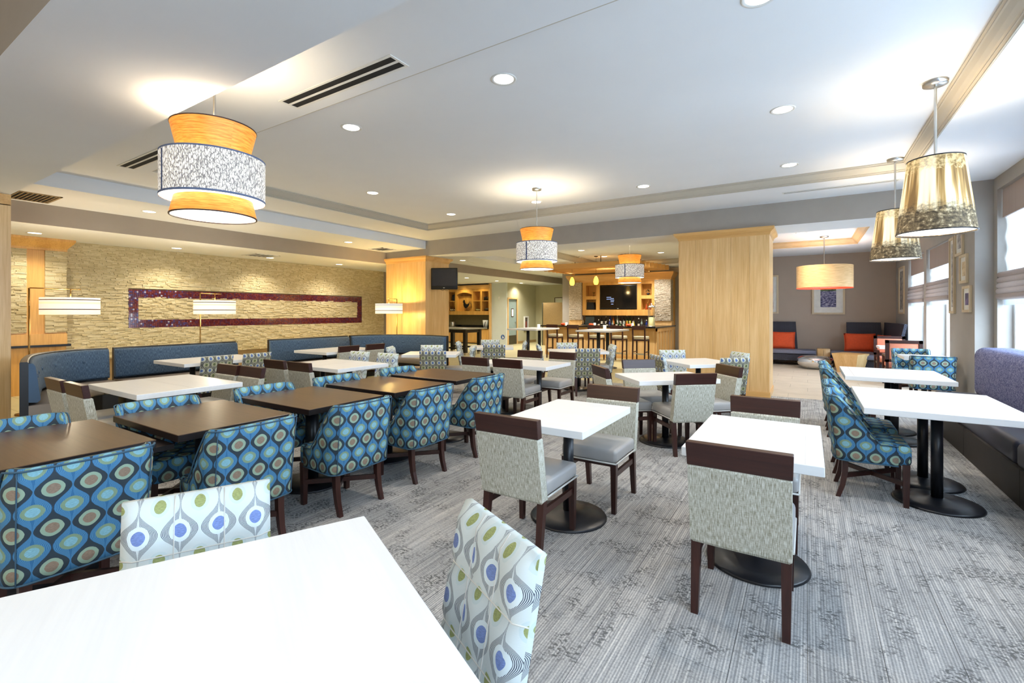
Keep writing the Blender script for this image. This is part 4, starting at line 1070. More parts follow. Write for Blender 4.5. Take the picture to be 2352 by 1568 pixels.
for px,l in zip((1275,1322,1370,1422,1472),sl):
    x=onY(px,770,13.95)[0]
    if st0 is None: st0=index(make_stool(l)); st0.location=(x,13.95,0); st0['group']='bar stools'
    else: dup(st0,(x,13.95,0),0,l,'bar stools')
# back bar cabinet
CB=17.2
cab=thing('back_bar_cabinet','tall wooden back bar cabinet with stone side panels and open niches','cabinet',(0,0,0))
b=nb(); box(b,-8.15,CB+.3,0,-4.1,CB+.5,2.75); obj('back_panel',b,honey,cab)
b=nb(); cornice(b,-8.12,CB-.02,-4.12,CB+.5,2.67,2.96,[0,0,.02,.05,.08,.1]); obj('cornice',b,maple_x,cab)
def cb(name,x0,x1,z0,z1,y0=CB,y1=CB+.3,m=honey):
    b=nb(); box(b,x0,y0,z0,x1,y1,z1); return obj(name,b,m,cab)
cb('frame_rail',-7.55,-4.72,2.55,2.67); cb('frame_rail',-7.55,-4.72,1.38,1.6)
for x0,x1 in ((-7.55,-7.4),(-6.98,-6.82),(-5.36,-5.2),(-4.82,-4.72)): cb('stile',x0,x1,1.6,2.55)
for x0,x1 in ((-7.4,-6.98),(-5.2,-4.82)): cb('shelf',x0,x1,2.0,2.13)
for x0,x1 in ((-8.12,-7.55),(-4.72,-4.1)):
    cb('base_block',x0,x1,.0,1.19,CB-.04,CB+.3,maple)
    b=nb(); tones=[]; z=1.2
    while z<2.66:
        x=x0+.02
        while x<x1-.03:
            xx=min(x+random.uniform(.06,.14),x1-.02); box(b,x,CB-.07-random.uniform(0,.02),z,xx-.002,CB+.3,z+.024); tones.append(random.random()); x=xx
        z+=.026
    o=obj('stone_panel',b,stone_bar,cab); o['kind']='stuff'; tone_attr(o,tones,6)
b=nb(); box(b,-7.55,CB+.28,.95,-4.72,CB+.3,1.38); obj('splashback',b,plain('grey splashback',srgb(90,84,78),.4),cab)
b=nb(); box(b,-7.55,CB-.3,0,-4.72,CB+.28,.86); obj('lower_cupboard',b,honey,cab)
b=nb(); box(b,-7.55,CB-.33,.86,-4.72,CB+.28,.9); obj('back_counter',b,black_stone,cab)
b=nb(); box(b,-7.0,CB-.1,.9,-4.72,CB+.25,1.0); obj('bottle_step',b,plain('dark bottle step',srgb(30,28,26),.3),cab)
def tv(name,label,x0,x1,z0,z1,y,thick=.06):
    w,h=(x1-x0)/2,(z1-z0)/2; t=thing(name,label,'television',((x0+x1)/2,y,(z0+z1)/2))
    b=nb(); rbox(b,-w,-thick/2,-h,w,thick/2,h,.012,2); obj('housing',b,blackplastic,t)
    b=nb(); box(b,-w+.03,-thick/2-.003,-h+.05,w-.03,-thick/2+.001,h-.03); obj('screen',b,plain('dark glossy screen',srgb(16,15,14),.08),t)
    b=nb(); box(b,-.03,-thick/2-.004,-h+.016,.03,-thick/2,-h+.03); obj('badge',b,white_plate,t)
    return t
t=tv('wall_television','large black television in the back bar cabinet','',0,0,0,0) if False else tv('wall_television','large black flat television mounted in the back bar cabinet',-6.82,-5.36,1.62,2.53,CB+.02,.07)
b=nb(); 
for i,(a,c,z) in enumerate(((-.30,-.12,.02),(-.30,-.14,-.05),(-.14,-.01,-.03),(-.14,.0,-.09),(-.14,-.01,-.15),(-.12,-.03,-.24))): box(b,a-.15,-.0405,z-.03,c-.15,-.0395,z-.012)
obj('screen_text',b,emis('blue screen glyphs',(.35,.5,1,1),.6,(.2,.3,.6,1)),t)
# register
t=thing('cash_register','dark point of sale terminal with screen on the back counter left of the bottles','register',(onY(1350,735,CB-.2)[0],CB-.12,.9))
b=nb(); rbox(b,-.26,-.16,0,.26,.16,.13,.01,2); obj('cash_drawer',b,plain('dark grey drawer',srgb(60,60,60),.4),t)
b=nb(); M=Matrix.Translation((.05,0,.28))@Matrix.Rotation(-.25,4,'X'); box(b,-.18,-.02,-.14,.18,.02,.14,0,M); obj('screen',b,plain('dark teal screen',srgb(44,52,52),.2),t)
b=nb(); box(b,-.2,-.03,.13,.0,.1,.2); obj('printer',b,blackplastic,t)
t=thing('black_speaker','black angular box in the lower left niche of the back bar','speaker',(-7.2,CB+.14,1.6)); b=nb(); hexa(b,[(-.18,-.1,0),(.16,-.1,0),(.16,.1,0),(-.18,.1,0)],[(-.18,-.08,.3),(.10,-.08,.29),(.10,.08,.29),(-.18,.08,.3)]); obj('housing',b,blackplastic,t)
b=nb(); box(b,-.14,-.104,.03,.1,-.1,.25); obj('front_grille',b,darkvoid,t)
t=thing('goblet','dark metal goblet in the upper left niche of the back bar','goblet',(-7.12,CB+.12,2.13)); b=nb(); lathe(b,[(.05,0),(.03,.015),(.012,.04),(.012,.09),(.045,.14),(.055,.16),(.02,.15)],16,cap0=True); obj('cup',b,bronze,t)
t=thing('potted_plant','small dark leafy plant in the upper right niche of the back bar','plant',(-4.98,CB+.12,2.13)); b=nb(); lathe(b,[(.04,0),(.055,.09),(.045,.09),(.04,.08)],14,cap0=True); obj('pot',b,blackplastic,t)
b=nb()
for k in range(60):
    an=random.random()*2*PI; el=random.random()*1.3; r=.05+.06*random.random(); c=Vector((r*math.cos(an)*math.cos(el),r*math.sin(an)*math.cos(el)*.8,.13+r*math.sin(el))); q=Vector((math.cos(an+1.5)*.02,math.sin(an+1.5)*.02,0)); u=Vector((math.cos(an)*.025,math.sin(an)*.025,.01))
    add(b,[c-q,c+u,c+q,c-u*.6],[(0,1,2,3)])
obj('foliage',b,plain('dark green leaf',srgb(40,64,36),.5),t)['kind']='stuff'
for x,l in ((-5.04,'small red cone ornament in the lower right niche, left one'),(-4.92,'small red cone ornament in the lower right niche, right one')):
    t=thing('cone_ornament',l,'ornament',(x,CB+.12,1.6),0,'red cone ornaments'); b=nb(); lathe(b,[(.05,0),(.03,.1),(.012,.2),(.002,.24)],14,cap0=True); obj('cone',b,plain('brick red glaze',srgb(170,70,30),.4),t)
# bottles on the back counter
bcol={'black':srgb(14,16,16),'green':srgb(34,72,34),'blue':srgb(40,66,160),'clear':srgb(170,190,180),'amber':srgb(190,96,24),'yellow':srgb(200,180,40),'brown':srgb(70,40,20)}
bmt={}
for k,c in bcol.items():
    t_=NT('bottle glass '+k,.08); t_.col(t_.ramp(t_.noise(t_.tc(),9,2),[(.3,c),(.7,tuple(min(1,v*1.2) for v in c[:3])+(1,))])); t_.b.inputs['Transmission Weight'].default_value=.35; bmt[k]=t_.m
lab_m={'white':plain('white bottle label',srgb(226,220,204),.7),'yellow':plain('yellow bottle label',srgb(220,200,60),.7),'orange':plain('orange bottle label',srgb(224,130,40),.7),'dark':plain('dark bottle label',srgb(60,60,66),.6),'green':plain('green bottle label',srgb(150,190,140),.7)}
BT=[(1375,0,.30,'black','white'),(1382,1,.32,'black','white'),(1387,0,.24,'black','white'),(1392,1,.33,'black','white'),(1394,0,.28,'black','white'),(1402,1,.42,'blue','dark'),(1400,0,.30,'blue','dark'),(1409,1,.36,'amber','orange'),(1407,0,.28,'clear','dark'),
(1418,1,.38,'clear','white'),(1416,0,.30,'green','white'),(1425,1,.34,'brown','white'),(1424,0,.26,'green','green'),(1433,1,.36,'black','white'),(1432,0,.29,'clear','white'),(1440,1,.38,'green','yellow'),(1439,0,.28,'amber','orange'),(1447,1,.38,'green','yellow'),(1446,0,.24,'clear','white'),
(1455,1,.36,'brown','white'),(1456,0,.28,'yellow','yellow'),(1467,0,.36,'black','white'),(1474,0,.33,'clear','dark'),(1481,0,.28,'black','dark'),(1485,0,.30,'blue','dark'),(1490,0,.24,'amber','white')]
ordn=['leftmost','second','third','fourth','fifth','sixth','seventh','eighth','ninth','tenth','eleventh','twelfth','thirteenth','fourteenth','fifteenth','sixteenth','seventeenth','eighteenth','nineteenth','twentieth','twenty-first','twenty-second','twenty-third','twenty-fourth','twenty-fifth','rightmost']
for i,(px,rowb,h,g,l) in enumerate(BT):
    y=CB+(.12 if rowb else -.2); x=onY(px,730,y)[0]; z=1.0 if rowb else .9
    if not rowb: h*=1.05
    t=thing('bottle','%s glass bottle with %s label, %s from the left on the %s bottle row'%(g,l,ordn[i],'back' if rowb else 'front'),'bottle',(x,y,z),0,'bottles on the back bar')
    r=.037
    b=nb(); lathe(b,[(r,0),(r,h*.58),(r*.8,h*.66),(r*.36,h*.75),(r*.32,h*.94),(r*.38,h*.95),(r*.38,h)],14,cap0=True,cap1=True); bo=obj('glass_body',b,bmt[g],t)
    b=nb(); lathe(b,[(r+.001,h*.15),(r+.001,h*.48)],14); obj('bottle_label',b,lab_m[l],t)
    b=nb(); lathe(b,[(r*.42,h*.93),(r*.42,h*1.03),(.001,h*1.03)],10); obj('cap',b,lab_m['white' if i%3==0 else 'dark'],t)
# things on the bar top
lx,ly=G(1498,14.75)[0],BF+.25
t=thing('candle_lantern','tall glass and steel lantern with ring handle and cream candle on the bar','lantern',(lx,ly,BH))
b=nb(); lathe(b,[(.12,0),(.12,.02),(.105,.03)],24,cap0=True,cap1=True); obj('base',b,steel,t)
b=nb(); lathe(b,[(.085,.03),(.085,.30),(.001,.305)],20); obj('candle',b,plain('cream candle wax',srgb(224,220,160),.5),t)
b=nb(); lathe(b,[(.1,.03),(.1,.60)],28); obj('glass_cylinder',b,clear_glass,t)
for a in (0,PI/2,PI,3*PI/2):
    b=nb(); box(b,-.008,-.005,.02,.008,.005,.64,0,Matrix.Rotation(a+.8,4,'Z')@Matrix.Translation((.108,0,0))); obj('upright',b,steel,t)
b=nb(); lathe(b,[(.115,.60),(.115,.63),(.05,.69),(.012,.7),(.02,.73),(.001,.75)],24,cap0=True); obj('lid',b,steel,t)
b=nb(); tube(b,[(.13*math.cos(a),0,.72+.15*math.sin(a)) for a in [-.5+4.14*k/22 for k in range(23)]],.006,6); obj('ring_handle',b,bronze,t)
for px,l in ((1301,'left end of the bar'),(1366,'bar beside the register'),(1453,'bar in front of the yellow bottles')):
    x=onY(px,745,BF+.3)[0]
    t=thing('votive_candle','lit cream votive candle on the '+l,'candle',(x,BF+.3,BH),0,'votives on the bar'); b=nb(); lathe(b,[(.035,0),(.036,.1),(.030,.1),(.001,.085)],16,cap0=True); obj('wax',b,flame,t)
    b=nb(); lathe(b,[(.02,.086),(.001,.1)],8); obj('wick',b,plain('candle wick',srgb(80,60,30)),t)
    t=thing('orange_dish','round orange dish beside the votive on the '+l,'dish',(x-.13,BF+.3,BH),0,'orange dishes on the bar'); b=nb(); lathe(b,[(.04,0),(.075,.02),(.085,.05),(.07,.075),(.03,.085),(.001,.086)],20,cap0=True); obj('bowl',b,plain('orange glaze',srgb(226,84,30),.4),t)
for (x,y),l in (((-6.62,11.95),'left high table'),((-4.62,12.0),'right high table')):
    t=thing('votive_candle','white votive candle on the '+l,'candle',(x,y,1.04),0); b=nb(); lathe(b,[(.038,0),(.04,.11),(.034,.11),(.001,.09)],18,cap0=True); obj('wax',b,flame,t)
# trellis over the bar
tr=thing('ceiling_trellis','maple slat trellis hung over the bar on black rods','trellis',(0,0,0))
n=9
for k in range(n):
    y=13.95+k*.27; b=nb(); h=.16
    box(b,-7.85+.02*k,y,2.93,-4.35+.05*k,y+.045,2.93+h); obj('slat',b,maple_x,tr)
b=nb(); box(b,-7.5,14.0,2.9,-7.42,16.2,2.93); box(b,-4.7,14.0,2.9,-4.62,16.2,2.93); obj('carrier',b,maple_y,tr)
for x in (-7.3,-6.5,-5.6,-4.8):
    for y in (14.2,15.8):
        b=nb(); lathe(b,[(.012,3.05),(.012,ZB+.17)],8,(x,y),cap0=True); obj('hanger_rod',b,blackplastic,tr)

# ================================================================== TELEVISION ON THE COLUMN
t=thing('bracket_television','small black television on a bracket beside the yellow-lit column','television',(-8.24,9.66,2.41),math.radians(26))
b=nb(); rbox(b,-.36,-.035,-.30,.36,.035,.28,.015,2); obj('housing',b,blackplastic,t)
b=nb(); box(b,-.325,-.037,-.2,.325,-.033,.245); obj('screen',b,plain('slate grey screen',srgb(48,50,58),.25),t)
b=nb(); box(b,-.025,-.037,-.262,.02,-.0345,-.248); obj('badge',b,white_plate,t)
b=nb(); tube(b,[(-.2,.03,0),(-.3,.16,0)],.03,8); obj('bracket_arm',b,steel,t)
b=nb(); tube(b,[(-.1,.0,-.3),(-.05,.02,-.33),(0,.0,-.31),(.08,.02,-.335),(.12,0,-.3)],.004,5); obj('cable',b,blackplastic,t)

# ================================================================== KITCHEN CORNER
KY=18.05
kc=thing('kitchen_hutch','yellow-lit honey wood hutch with open shelves and arched centre panel','cabinet',(0,0,0))
def kb(name,x0,x1,z0,z1,y0=KY,y1=KY+.45,m=honey,parent=None):
    b=nb(); box(b,x0,y0,z0,x1,y1,z1); return obj(name,b,m,parent or kc)
kb('back_panel',-15.6,-12.66,1.46,2.6,KY+.42,KY+.5)
kb('bottom_rail',-15.6,-12.6,1.38,1.56); kb('top_rail',-15.6,-12.6,2.5,2.64)
b=nb(); cornice(b,-15.6,KY-.02,-12.62,KY+.5,2.62,2.8,[0,.03,.06,.09]); obj('cornice',b,maple_x,kc)
for x0,x1 in ((-15.3,-15.2),(-14.72,-14.62),(-13.68,-13.6),(-13.18,-13.08),(-12.7,-12.6)): kb('stile',x0,x1,1.56,2.5)
for x0,x1 in ((-15.2,-14.72),(-13.6,-13.18),(-13.08,-12.7)): kb('shelf',x0,x1,2.03,2.06)
kb('centre_panel',-14.62,-13.68,1.56,2.3,KY+.25,KY+.28)
b=nb(); pts=[(-14.62+.94*k/12, 2.36+.1*math.sin(PI*k/12)) for k in range(13)]
for k in range(12):
    (x0,z0),(x1,z1)=pts[k],pts[k+1]; hexa(b,[(x0,KY,z0),(x1,KY,z1),(x1,KY+.04,z1),(x0,KY+.04,z0)],[(x0,KY,2.5),(x1,KY,2.5),(x1,KY+.04,2.5),(x0,KY+.04,2.5)])
obj('arch',b,honey,kc)
kb('splashback',-15.6,-12.6,.85,1.38,KY+.44,KY+.5,plain('olive splashback',srgb(120,108,70),.5))
kb('worktop',-15.6,-12.62,.71,.77,KY-.15,KY+.46,black_stone); kb('upstand',-15.6,-12.62,.77,.88,KY+.4,KY+.44,black_stone)
kb('lower_cabinet',-15.6,-12.62,.05,.71,KY-.1,KY+.44)
for x0,x1 in ((-15.4,-14.4),(-14.3,-13.75)): kb('door',x0,x1,.12,.64,KY-.12,KY-.1)
kb('door',-13.65,-12.85,.12,.64,KY-.12,KY-.1)
kb('inner_panel',-13.55,-12.95,.18,.58,KY-.125,KY-.115)
b=nb(); box(b,-12.6,KY-.1,0,-12.52,KY+.1,2.85); struct('trim_6',b,maple)
lamp('cabinet_light',(-14.1,KY-.35,2.8),22,(1,.8,.35),.05,2.6); lamp('cabinet_light',(-13.0,KY-.35,2.8),14,(1,.8,.35),.05,2.6)
# rooster
t=thing('rooster_ornament','black metal rooster silhouette ornament in the hutch','ornament',(-14.1,KY+.15,1.58))
b=nb(); bd=[(-.24,.42),(-.2,.5),(-.17,.54),(-.13,.5),(-.12,.42),(-.06,.33),(.04,.31),(.12,.36),(.14,.3),(.08,.2),(0,.14),(-.08,.12),(-.16,.18),(-.2,.28),(-.2,.38)]
v0=[b.verts.new((x,-.015,z)) for x,z in bd]; v1=[b.verts.new((x,.015,z)) for x,z in bd]; b.faces.new(v0); b.faces.new(v1[::-1])
for k in range(len(bd)): b.faces.new([v0[k],v0[(k+1)%len(bd)],v1[(k+1)%len(bd)],v1[k]])
obj('body',b,blackmetal,t)
b=nb()
for k in range(5): tube(b,[(.1,0,.32),(.16+.02*k,0,.46-.03*k),(.26+.01*k,0,.44-.06*k),(.28,0,.32-.06*k)],.006,5)
obj('tail_feathers',b,blackmetal,t)
b=nb(); tube(b,[(-.05,0,.14),(-.04,0,0)],.008,5); tube(b,[(0,0,.15),(.03,0,0)],.008,5); box(b,-.1,-.04,0,.1,.04,.012); obj('legs',b,blackmetal,t)
t=thing('plate','round dark blue plate standing on the upper left hutch shelf','plate',(-14.93,KY+.25,2.06)); b=nb(); lathe(b,[(.001,0),(.1,.005),(.17,.03),(.165,.035),(.1,.012),(.001,.008)],28); bmesh.ops.transform(b,matrix=Matrix.Translation((0,0,.17))@Matrix.Rotation(PI/2-.15,4,'X'),verts=b.verts); obj('dish',b,plain('dark blue glaze',srgb(40,50,66),.15),t)
for k in range(4):
    t=thing('spice_jar','small red-brown bottle on the lower left hutch shelf, %s from the left'%['first','second','third','fourth'][k],'jar',(-15.1+.11*k,KY+.15,1.56),0,'small bottles in the hutch'); b=nb(); lathe(b,[(.03,0),(.03,.13),(.012,.17),(.012,.24)],12,cap0=True,cap1=True); obj('body',b,bmt['brown'],t)
    b=nb(); lathe(b,[(.031,.03),(.031,.1)],12); obj('jar_label',b,lab_m['white'],t)
for k in range(4):
    t=thing('canister','small black canister on the upper right hutch shelf, %s from the left'%['first','second','third','fourth'][k],'canister',(-13.03+.095*k,KY+.15,2.06),0,'black canisters in the hutch'); b=nb(); lathe(b,[(.04,0),(.04,.15+.02*(k%2))],14,cap0=True,cap1=True); obj('body',b,blackplastic,t); b=nb(); lathe(b,[(.042,.15+.02*(k%2)),(.042,.18+.02*(k%2)),(.001,.185+.02*(k%2))],14); obj('lid',b,darkwood,t)
t=thing('serving_bowl','pale wide bowl on the hutch shelf right of the rooster','bowl',(-13.4,KY+.2,1.56)); b=nb(); lathe(b,[(.06,0),(.15,.05),(.17,.09),(.16,.09),(.05,.02),(.001,.02)],24,cap0=True); obj('dish',b,plain('pale green glaze',srgb(190,190,140),.3),t)
t=thing('covered_dish','dark low covered dish on the lower right hutch shelf','dish',(-12.9,KY+.2,1.56)); b=nb(); lathe(b,[(.1,0),(.16,.05),(.16,.08)],24,cap0=True); obj('dish',b,blackplastic,t); b=nb(); lathe(b,[(.16,.08),(.1,.13),(.02,.15),(.001,.17)],24); obj('lid',b,plain('smoky lid',srgb(90,90,84),.15),t)
t=thing('steel_pot','round steel pot on the black worktop at left','pot',(-14.95,KY+.1,.77)); b=nb(); lathe(b,[(.14,0),(.15,.02),(.15,.24),(.145,.25),(.001,.26)],28,cap0=True); obj('body',b,steel,t); b=nb(); lathe(b,[(.02,.26),(.02,.3),(.001,.3)],10); obj('knob',b,blackplastic,t)
t=thing('ice_pitcher','white tapered pitcher with dark stripe on the black worktop','pitcher',(-12.95,KY+.1,.77)); b=nb(); lathe(b,[(.09,0),(.13,.36),(.122,.36),(.001,.30)],24,cap0=True); obj('body',b,white_plate,t); b=nb(); box(b,-.01,-.125,.05,.015,-.1,.3,0,Matrix.Rotation(.25,4,'Y')); obj('stripe',b,blackplastic,t)
# island
t=thing('kitchen_island','black wooden island table with speckled granite top','table',(-10.75,13.4,0))
b=nb(); rbox(b,-.85,-.6,.90,.85,.6,.94,.008,1); obj('worktop',b,grey_stone,t)
b=nb(); box(b,-.66,-.45,.78,.66,-.41,.9); box(b,-.66,.41,.78,.66,.45,.9); box(b,-.66,-.45,.78,-.62,.45,.9); box(b,.62,-.45,.78,.66,.45,.9); obj('apron',b,booth_frame,t)
for sx in (-1,1):
    for sy in (-1,1):
        b=nb(); box(b,sx*.62-.06,sy*.41-.06,.08,sx*.62+.06,sy*.41+.06,.9); l_=obj('leg',b,booth_frame,t); b=nb(); box(b,sx*.62-.062,sy*.41-.062,0,sx*.62+.062,sy*.41+.062,.08); obj('foot_cap',b,steel,l_)
for q in (-.41,.41): b=nb(); box(b,-.56,q-.02,.2,.56,q+.02,.26); obj('stretcher',b,booth_frame,t)
# extinguisher cabinet, thermostat, sticker, partition
t=thing('extinguisher_cabinet','white fire extinguisher cabinet on the olive wall','cabinet',(-11.7,19.8,.95)); b=nb(); box(b,.0,-.2,-.36,.06,-.14,.36); box(b,0,.14,-.36,.06,.2,.36); box(b,0,-.14,.3,.06,.14,.36); box(b,0,-.14,-.36,.06,.14,-.3); obj('frame',b,white_plate,t); b=nb(); box(b,.0,-.14,-.3,.004,.14,.3); obj('back_plate',b,darkwood,t); b=nb(); box(b,.05,-.14,-.3,.054,.14,.3); obj('pane',b,clear_glass,t)
t=thing('fire_extinguisher','red fire extinguisher inside the white wall cabinet','extinguisher',(-11.675,19.8,.67)); b=nb(); lathe(b,[(.02,0),(.022,.02),(.022,.36),(.01,.4)],14,cap0=True,cap1=True); obj('cylinder',b,plain('red enamel',srgb(170,30,24),.3),t); b=nb(); box(b,-.01,-.03,.4,.01,.03,.43); obj('valve',b,blackplastic,t)
t=tag(obj('thermostat',(lambda b:(rbox(b,-12.12,18.02,2.08,-12.05,18.05,2.22,.006,2),b)[1])(nb()),white_plate),'small white wall sensor high on the pale pier by the door','sensor')
t=thing('wall_sticker','round blue sticker with white mark low on the pale pier','sticker',(-11.89,18.045,.36)); b=nb(); lathe(b,[(.001,0),(.11,0)],28); bmesh.ops.transform(b,matrix=Matrix.Rotation(PI/2,4,'X'),verts=b.verts); obj('disc',b,plain('sticker blue',srgb(60,96,160),.5),t)
b=nb(); pts=[(-.03,-.06),(.05,-.06),(.05,.0),(.03,.02),(.01,.02),(.0,.06),(-.02,.06),(-.02,.0)]; b.faces.new([b.verts.new((x,-.002,z)) for x,z in pts]); obj('mark',b,white_plate,t)
pt=thing('half_height_partition','tan half-height partition board left of the bar','partition',(-9.2,18.85,0)); b=nb(); box(b,-1.0,-.04,0,.95,.04,1.94); obj('board',b,tan_linen,pt); b=nb(); box(b,-1.04,-.06,0,-1.0,.06,1.94); obj('post',b,darkgreen,pt)
def frame(name,label,loc,rz,w,h,fw,fm,art,mat_w=.0,art_parts=()):
    t=thing(name,label,'picture',loc,rz)
    for a in ((-w/2,-h/2,w/2,-h/2+fw),(-w/2,h/2-fw,w/2,h/2),(-w/2,-h/2+fw,-w/2+fw,h/2-fw),(w/2-fw,-h/2+fw,w/2,h/2-fw)):
        b=nb(); box(b,a[0],-.03,a[1],a[2],0,a[3]); obj('frame_rail',b,fm,t)
    b=nb(); box(b,-w/2+fw,-.012,-h/2+fw,w/2-fw,0,h/2-fw); obj('mat_board',b,plain('off white mat',srgb(226,224,216),.8),t)
    b=nb(); m=mat_w+fw; box(b,-w/2+m,-.014,-h/2+m,w/2-m,-.012,h/2-m); obj('print',b,art,t)
    return t
def art(name,lo,mid,hi,sc):
    t=NT(name,.4); n=t.noise(t.map(t.tc(),sc),1,6,.65); t.col(t.ramp(n,[(.38,lo),(.5,mid),(.62,hi)])); return t.m
frame('framed_certificate','dark framed certificate on the wall above the tan partition',(-10.38,20.79,2.06),0,.46,.34,.03,darkwood,art('certificate paper',srgb(210,214,200),srgb(226,228,216),srgb(236,236,228),(3,3,3)),.02)

# ================================================================== LOUNGE
palewood=wood('pale oak frame',srgb(196,176,142),srgb(216,198,166),'Z',.5)
lav=NT('lavender field print',.4); z=lav.xyz(lav.tc())[2]; n=lav.noise(lav.map(lav.tc(),(14,14,40)),1,5,.7)
c=lav.ramp(n,[(.4,srgb(40,40,70)),(.5,srgb(100,100,140)),(.62,srgb(180,176,190))]); g=lav.ramp(n,[(.4,srgb(40,60,30)),(.6,srgb(110,130,80))])
lav.col(lav.mix(lav.M('GREATER_THAN',z,.17),c,g))
frame('framed_picture','pale oak framed lavender field photograph under the wide veneer lamp',(.51,16.49,1.95),0,.80,1.02,.05,palewood,lav.m,.16)
frame('framed_picture','pale framed picture at the edge of the big wood column, mostly hidden',(-1.0,16.49,2.05),0,.5,1.18,.05,palewood,art('faded salmon print',srgb(200,180,170),srgb(220,210,200),srgb(230,226,220),(3,3,3)),.08)
seas=art('grey seascape print',srgb(90,90,90),srgb(140,138,134),srgb(190,190,186),(5,5,9))
for i,(ya_,yb_,z0,z1,l) in enumerate(((10.29,9.86,2.4,2.84,'small oak framed picture high on the wall between the windows, beside the lamp'),(10.03,9.63,1.95,2.39,'small oak framed picture in the middle of the wall between the windows'),(9.86,9.45,1.5,1.9,'small oak framed picture with dark blue print, lowest between the windows'),(10.66,10.34,1.48,2.74,'tall narrow oak framed picture behind the three small ones'),(15.84,15.1,1.46,2.66,'tall oak framed picture in the far corner beside the last window'))):
    frame('framed_picture',l,(XF-.001,(ya_+yb_)/2,(z0+z1)/2),-PI/2,abs(ya_-yb_),z1-z0,.04,palewood,[seas,art('warm beach print',srgb(170,140,100),srgb(200,176,136),srgb(220,204,170),(4,4,9)),art('dark blue print',srgb(30,30,60),srgb(60,60,110),srgb(130,110,160),(6,6,6)),seas,seas][i],.07)
slate=plain('slate seat cushion',srgb(110,110,124),.8,0,.05,20,.1)
def cushion(label,loc,rz,tilt=-.25,w=.5,h=.42):
    t=thing('cushion',label,'cushion',loc,rz); b=nb(); N=12; g=[[],[]]
    for s in (0,1):
        for j in range(N+1):
            r=[]
            for i in range(N+1):
                u,v=i/N*2-1,j/N*2-1; k=(1-u**4)*(1-v**4); pin=1-.06*(1-abs(u)**2*1.0)*0-.05*(1-v*v)*abs(u)**3; pin2=1-.05*(1-u*u)*abs(v)**3
                r.append(b.verts.new((u*w/2*pin,(1 if s else -1)*.075*k**.6,h/2+v*h/2*pin2)))
            g[s].append(r)
    for s in (0,1):
        for j in range(N):
            for i in range(N): f=b.faces.new([g[s][j][i],g[s][j][i+1],g[s][j+1][i+1],g[s][j+1][i]]); f.smooth=True
    bmesh.ops.remove_doubles(b,verts=b.verts,dist=.0005)
    bmesh.ops.transform(b,matrix=Matrix.Rotation(tilt,4,'X'),verts=b.verts); co=obj('cover',b,orange_cloth,t)
    b=nb(); pts=[]
    for k in range(41):
        q=k/40*4; e=int(q)%4; f=q-int(q); u,v=[(2*f-1,-1),(1,2*f-1),(1-2*f,1),(-1,1-2*f)][e]; pin=1-.05*(1-v*v)*abs(u)**3; pin2=1-.05*(1-u*u)*abs(v)**3; pts.append((u*w/2*pin,0,h/2+v*h/2*pin2))
    tube(b,pts,.006,5); bmesh.ops.transform(b,matrix=Matrix.Rotation(tilt,4,'X'),verts=b.verts); obj('piping',b,orange_cloth,co)
    return t
def wicker_sofa(label,x0,x1,y0,y1,bx0,bx1,arm=None,leftarm=False):
    t=thing('wicker_sofa',label,'sofa',((x0+x1)/2,(y0+y1)/2,0)); ox,oy=(x0+x1)/2,(y0+y1)/2
    X0,X1,Y0,Y1=x0-ox,x1-ox,y0-oy,y1-oy
    b=nb(); box(b,X0,Y0+.04,.14,X1,Y1,.32); obj('woven_base',b,wicker,t)
    b=nb(); rbox(b,X0-.02,Y0,.33,X1+.0,Y1-.12,.43,.02,2); obj('seat_cushion',b,slate,t)
    B0,B1=bx0-ox,bx1-ox
    b=nb(); hexa(b,[(B0,Y1-.12,.32),(B1,Y1-.12,.32),(B1,Y1-.04,.32),(B0,Y1-.04,.32)],[(B0-.0,Y1-.02,1.22),(B1-.06,Y1-.02,1.22),(B1-.06,Y1+.05,1.22),(B0,Y1+.05,1.22)]); obj('back_panel',b,wicker,t)
    if arm:
        ax,ya_=arm[0]-ox,arm[1]-oy
        b=nb(); hexa(b,[(ax-.03,ya_+.2,.14),(ax+.03,ya_+.2,.14),(ax+.03,Y1,.14),(ax-.03,Y1,.14)],[(ax+.14,ya_-.1,1.22),(ax+.2,ya_-.1,1.22),(ax+.06,Y1+.05,1.22),(ax,Y1+.05,1.22)]); obj('side_wing',b,wicker,t)
    for (lx_,ly_) in ((X0+.1,Y0+.12),(X1-.1,Y0+.12),(X0+.1,Y1-.12),(X1-.1,Y1-.12)):
        b=nb(); box(b,lx_-.03,ly_-.03,0,lx_+.03,ly_+.03,.14); obj('leg',b,honey,t)
    return t
wicker_sofa('dark wicker chaise with high back at the edge of the big wood column',-1.2,.2,15.4,16.3,-1.2,-.24)
wicker_sofa('dark wicker corner sofa with high woven wing beside the far window',.55,1.78,15.4,16.3,.93,1.76,(1.78,14.3))
t=thing('sofa_extension','low wicker seat with slate cushion joined to the corner sofa','sofa',(1.37,14.95,0)); b=nb(); box(b,-.38,-.35,.1,.36,.4,.3); obj('woven_base',b,wicker,t); b=nb(); rbox(b,-.42,-.42,.31,.36,.42,.42,.02,2); obj('seat_cushion',b,slate,t)
cushion('orange cushion on the wicker chaise at the column edge',(-.62,16.0,.43),0,-.22,.62,.5)
cushion('larger orange cushion against the corner sofa back',(1.22,15.95,.43),.1,-.25,.72,.5)
cushion('orange cushion in the sofa corner by the wing, half hidden',(1.62,15.6,.43),-1.0,-.25,.5,.48)
t=thing('corner_block_table','small wood block table between the two wicker sofas','table',(.375,15.75,0)); b=nb(); rbox(b,-.15,-.2,0,.15,.25,.48,.004,1); obj('block',b,maple,t); b=nb(); box(b,-.002,-.204,.02,.002,-.199,.46); obj('joint',b,darkwood,t)
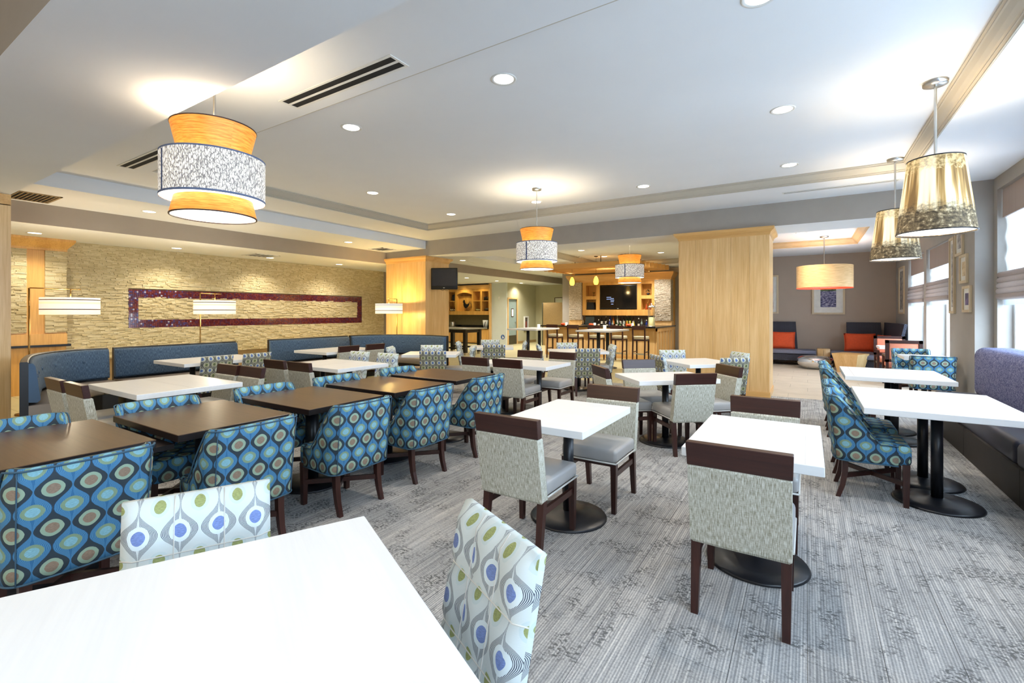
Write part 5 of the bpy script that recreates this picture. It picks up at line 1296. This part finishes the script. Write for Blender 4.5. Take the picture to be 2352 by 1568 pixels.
x,y=G(1872,12.5); t=thing('silver_ottoman','rounded polished silver drum table in the lounge','table',(x,y,0)); b=nb(); lathe(b,[(.2,0),(.3,.03),(.40,.12),(.43,.2),(.40,.28),(.30,.335),(.15,.35),(.001,.352)],48,cap0=True); obj('shell',b,chrome,t); b=nb(); lathe(b,[(.19,0),(.19,.02)],24,cap0=True); obj('foot',b,blackplastic,t)
x,y=G(1953,11.75); t=thing('tapered_wood_table','tapered light wood block table in front of the wicker corner sofa','table',(x,y,0),math.radians(-28))
b=nb(); hexa(b,[(-.2,-.2,0),(.2,-.2,0),(.2,.2,0),(-.2,.2,0)],[(-.29,-.29,.46),(.29,-.29,.46),(.29,.29,.46),(-.29,.29,.46)]); obj('block',b,maple,t); b=nb(); box(b,-.292,-.292,.46,.292,.292,.47); obj('tabletop',b,maple_x,t)
def salmon_chair(label,x,y,face):
    t=thing('salmon_armchair',label,'chair',(x,y,0),FACE(face))
    b=nb(); rbox(b,-.25,-.22,.36,.25,.28,.48,.04,3); obj('seat',b,salmon,t)
    b=nb(); 
    for a in ((-.29,-.25,.88,.29,.94),(-.29,-.25,.5,.29,.55)): box(b,a[0],-.31,a[2],a[3],-.25,a[4])
    box(b,-.29,-.31,.5,-.23,-.25,.94); box(b,.23,-.31,.5,.29,-.25,.94); obj('back_frame',b,darkwood_x,t)
    b=nb(); rbox(b,-.23,-.30,.55,.23,-.24,.88,.015,2); obj('backrest',b,salmon,t)
    for sx in (-1,1):
        b=nb(); leg(b,sx*.26,-.28,0,.6,.04,.05); obj('leg',b,darkwood,t)
        b=nb(); leg(b,sx*.26,.25,0,.62,.04,.05); obj('leg',b,darkwood,t)
        b=nb(); box(b,sx*.26-.025,-.28,.6,sx*.26+.025,.28,.635); obj('armrest',b,darkwood,t)
    b=nb(); box(b,-.26,-.27,.32,.26,.26,.36); obj('seat_frame',b,darkwood_x,t)
salmon_chair('salmon armchair with dark frame, its back to us near the far windows',1.62,12.35,90)
salmon_chair('salmon armchair facing us beyond the small lounge table',1.62,13.75,-90)
place(make_table('small white table between the two salmon armchairs',.62,.62,rb=.2),1.62,13.05)
place(make_table('small white-topped table between the dark teal chairs near the far windows',.62,.7,rb=.22),1.66,10.38)
lamp('lounge_fill',(-.3,12.2,ZG+.1),150)  # added fill without a fitting, brightens the lounge
for x_,y_ in ((-7.2,13.2),(-5.6,13.2),(-4.2,13.2),(-7.6,15.6),(-5.8,16.3),(-4.6,16.3),(-2.8,14.8)): lamp('bar_fill',(x_,y_,3.1),110,(1,.97,.92))  # unseen fill lamps added to lift the bar and the wall beside it
for x_,y_ in ((-9.3,16.6),(-10.3,18.6),(-13.6,15.6)): lamp('corridor_fill',(x_,y_,2.8),150,(1,.98,.93))  # extra lamps with no fittings, added to brighten the corridor and kitchen
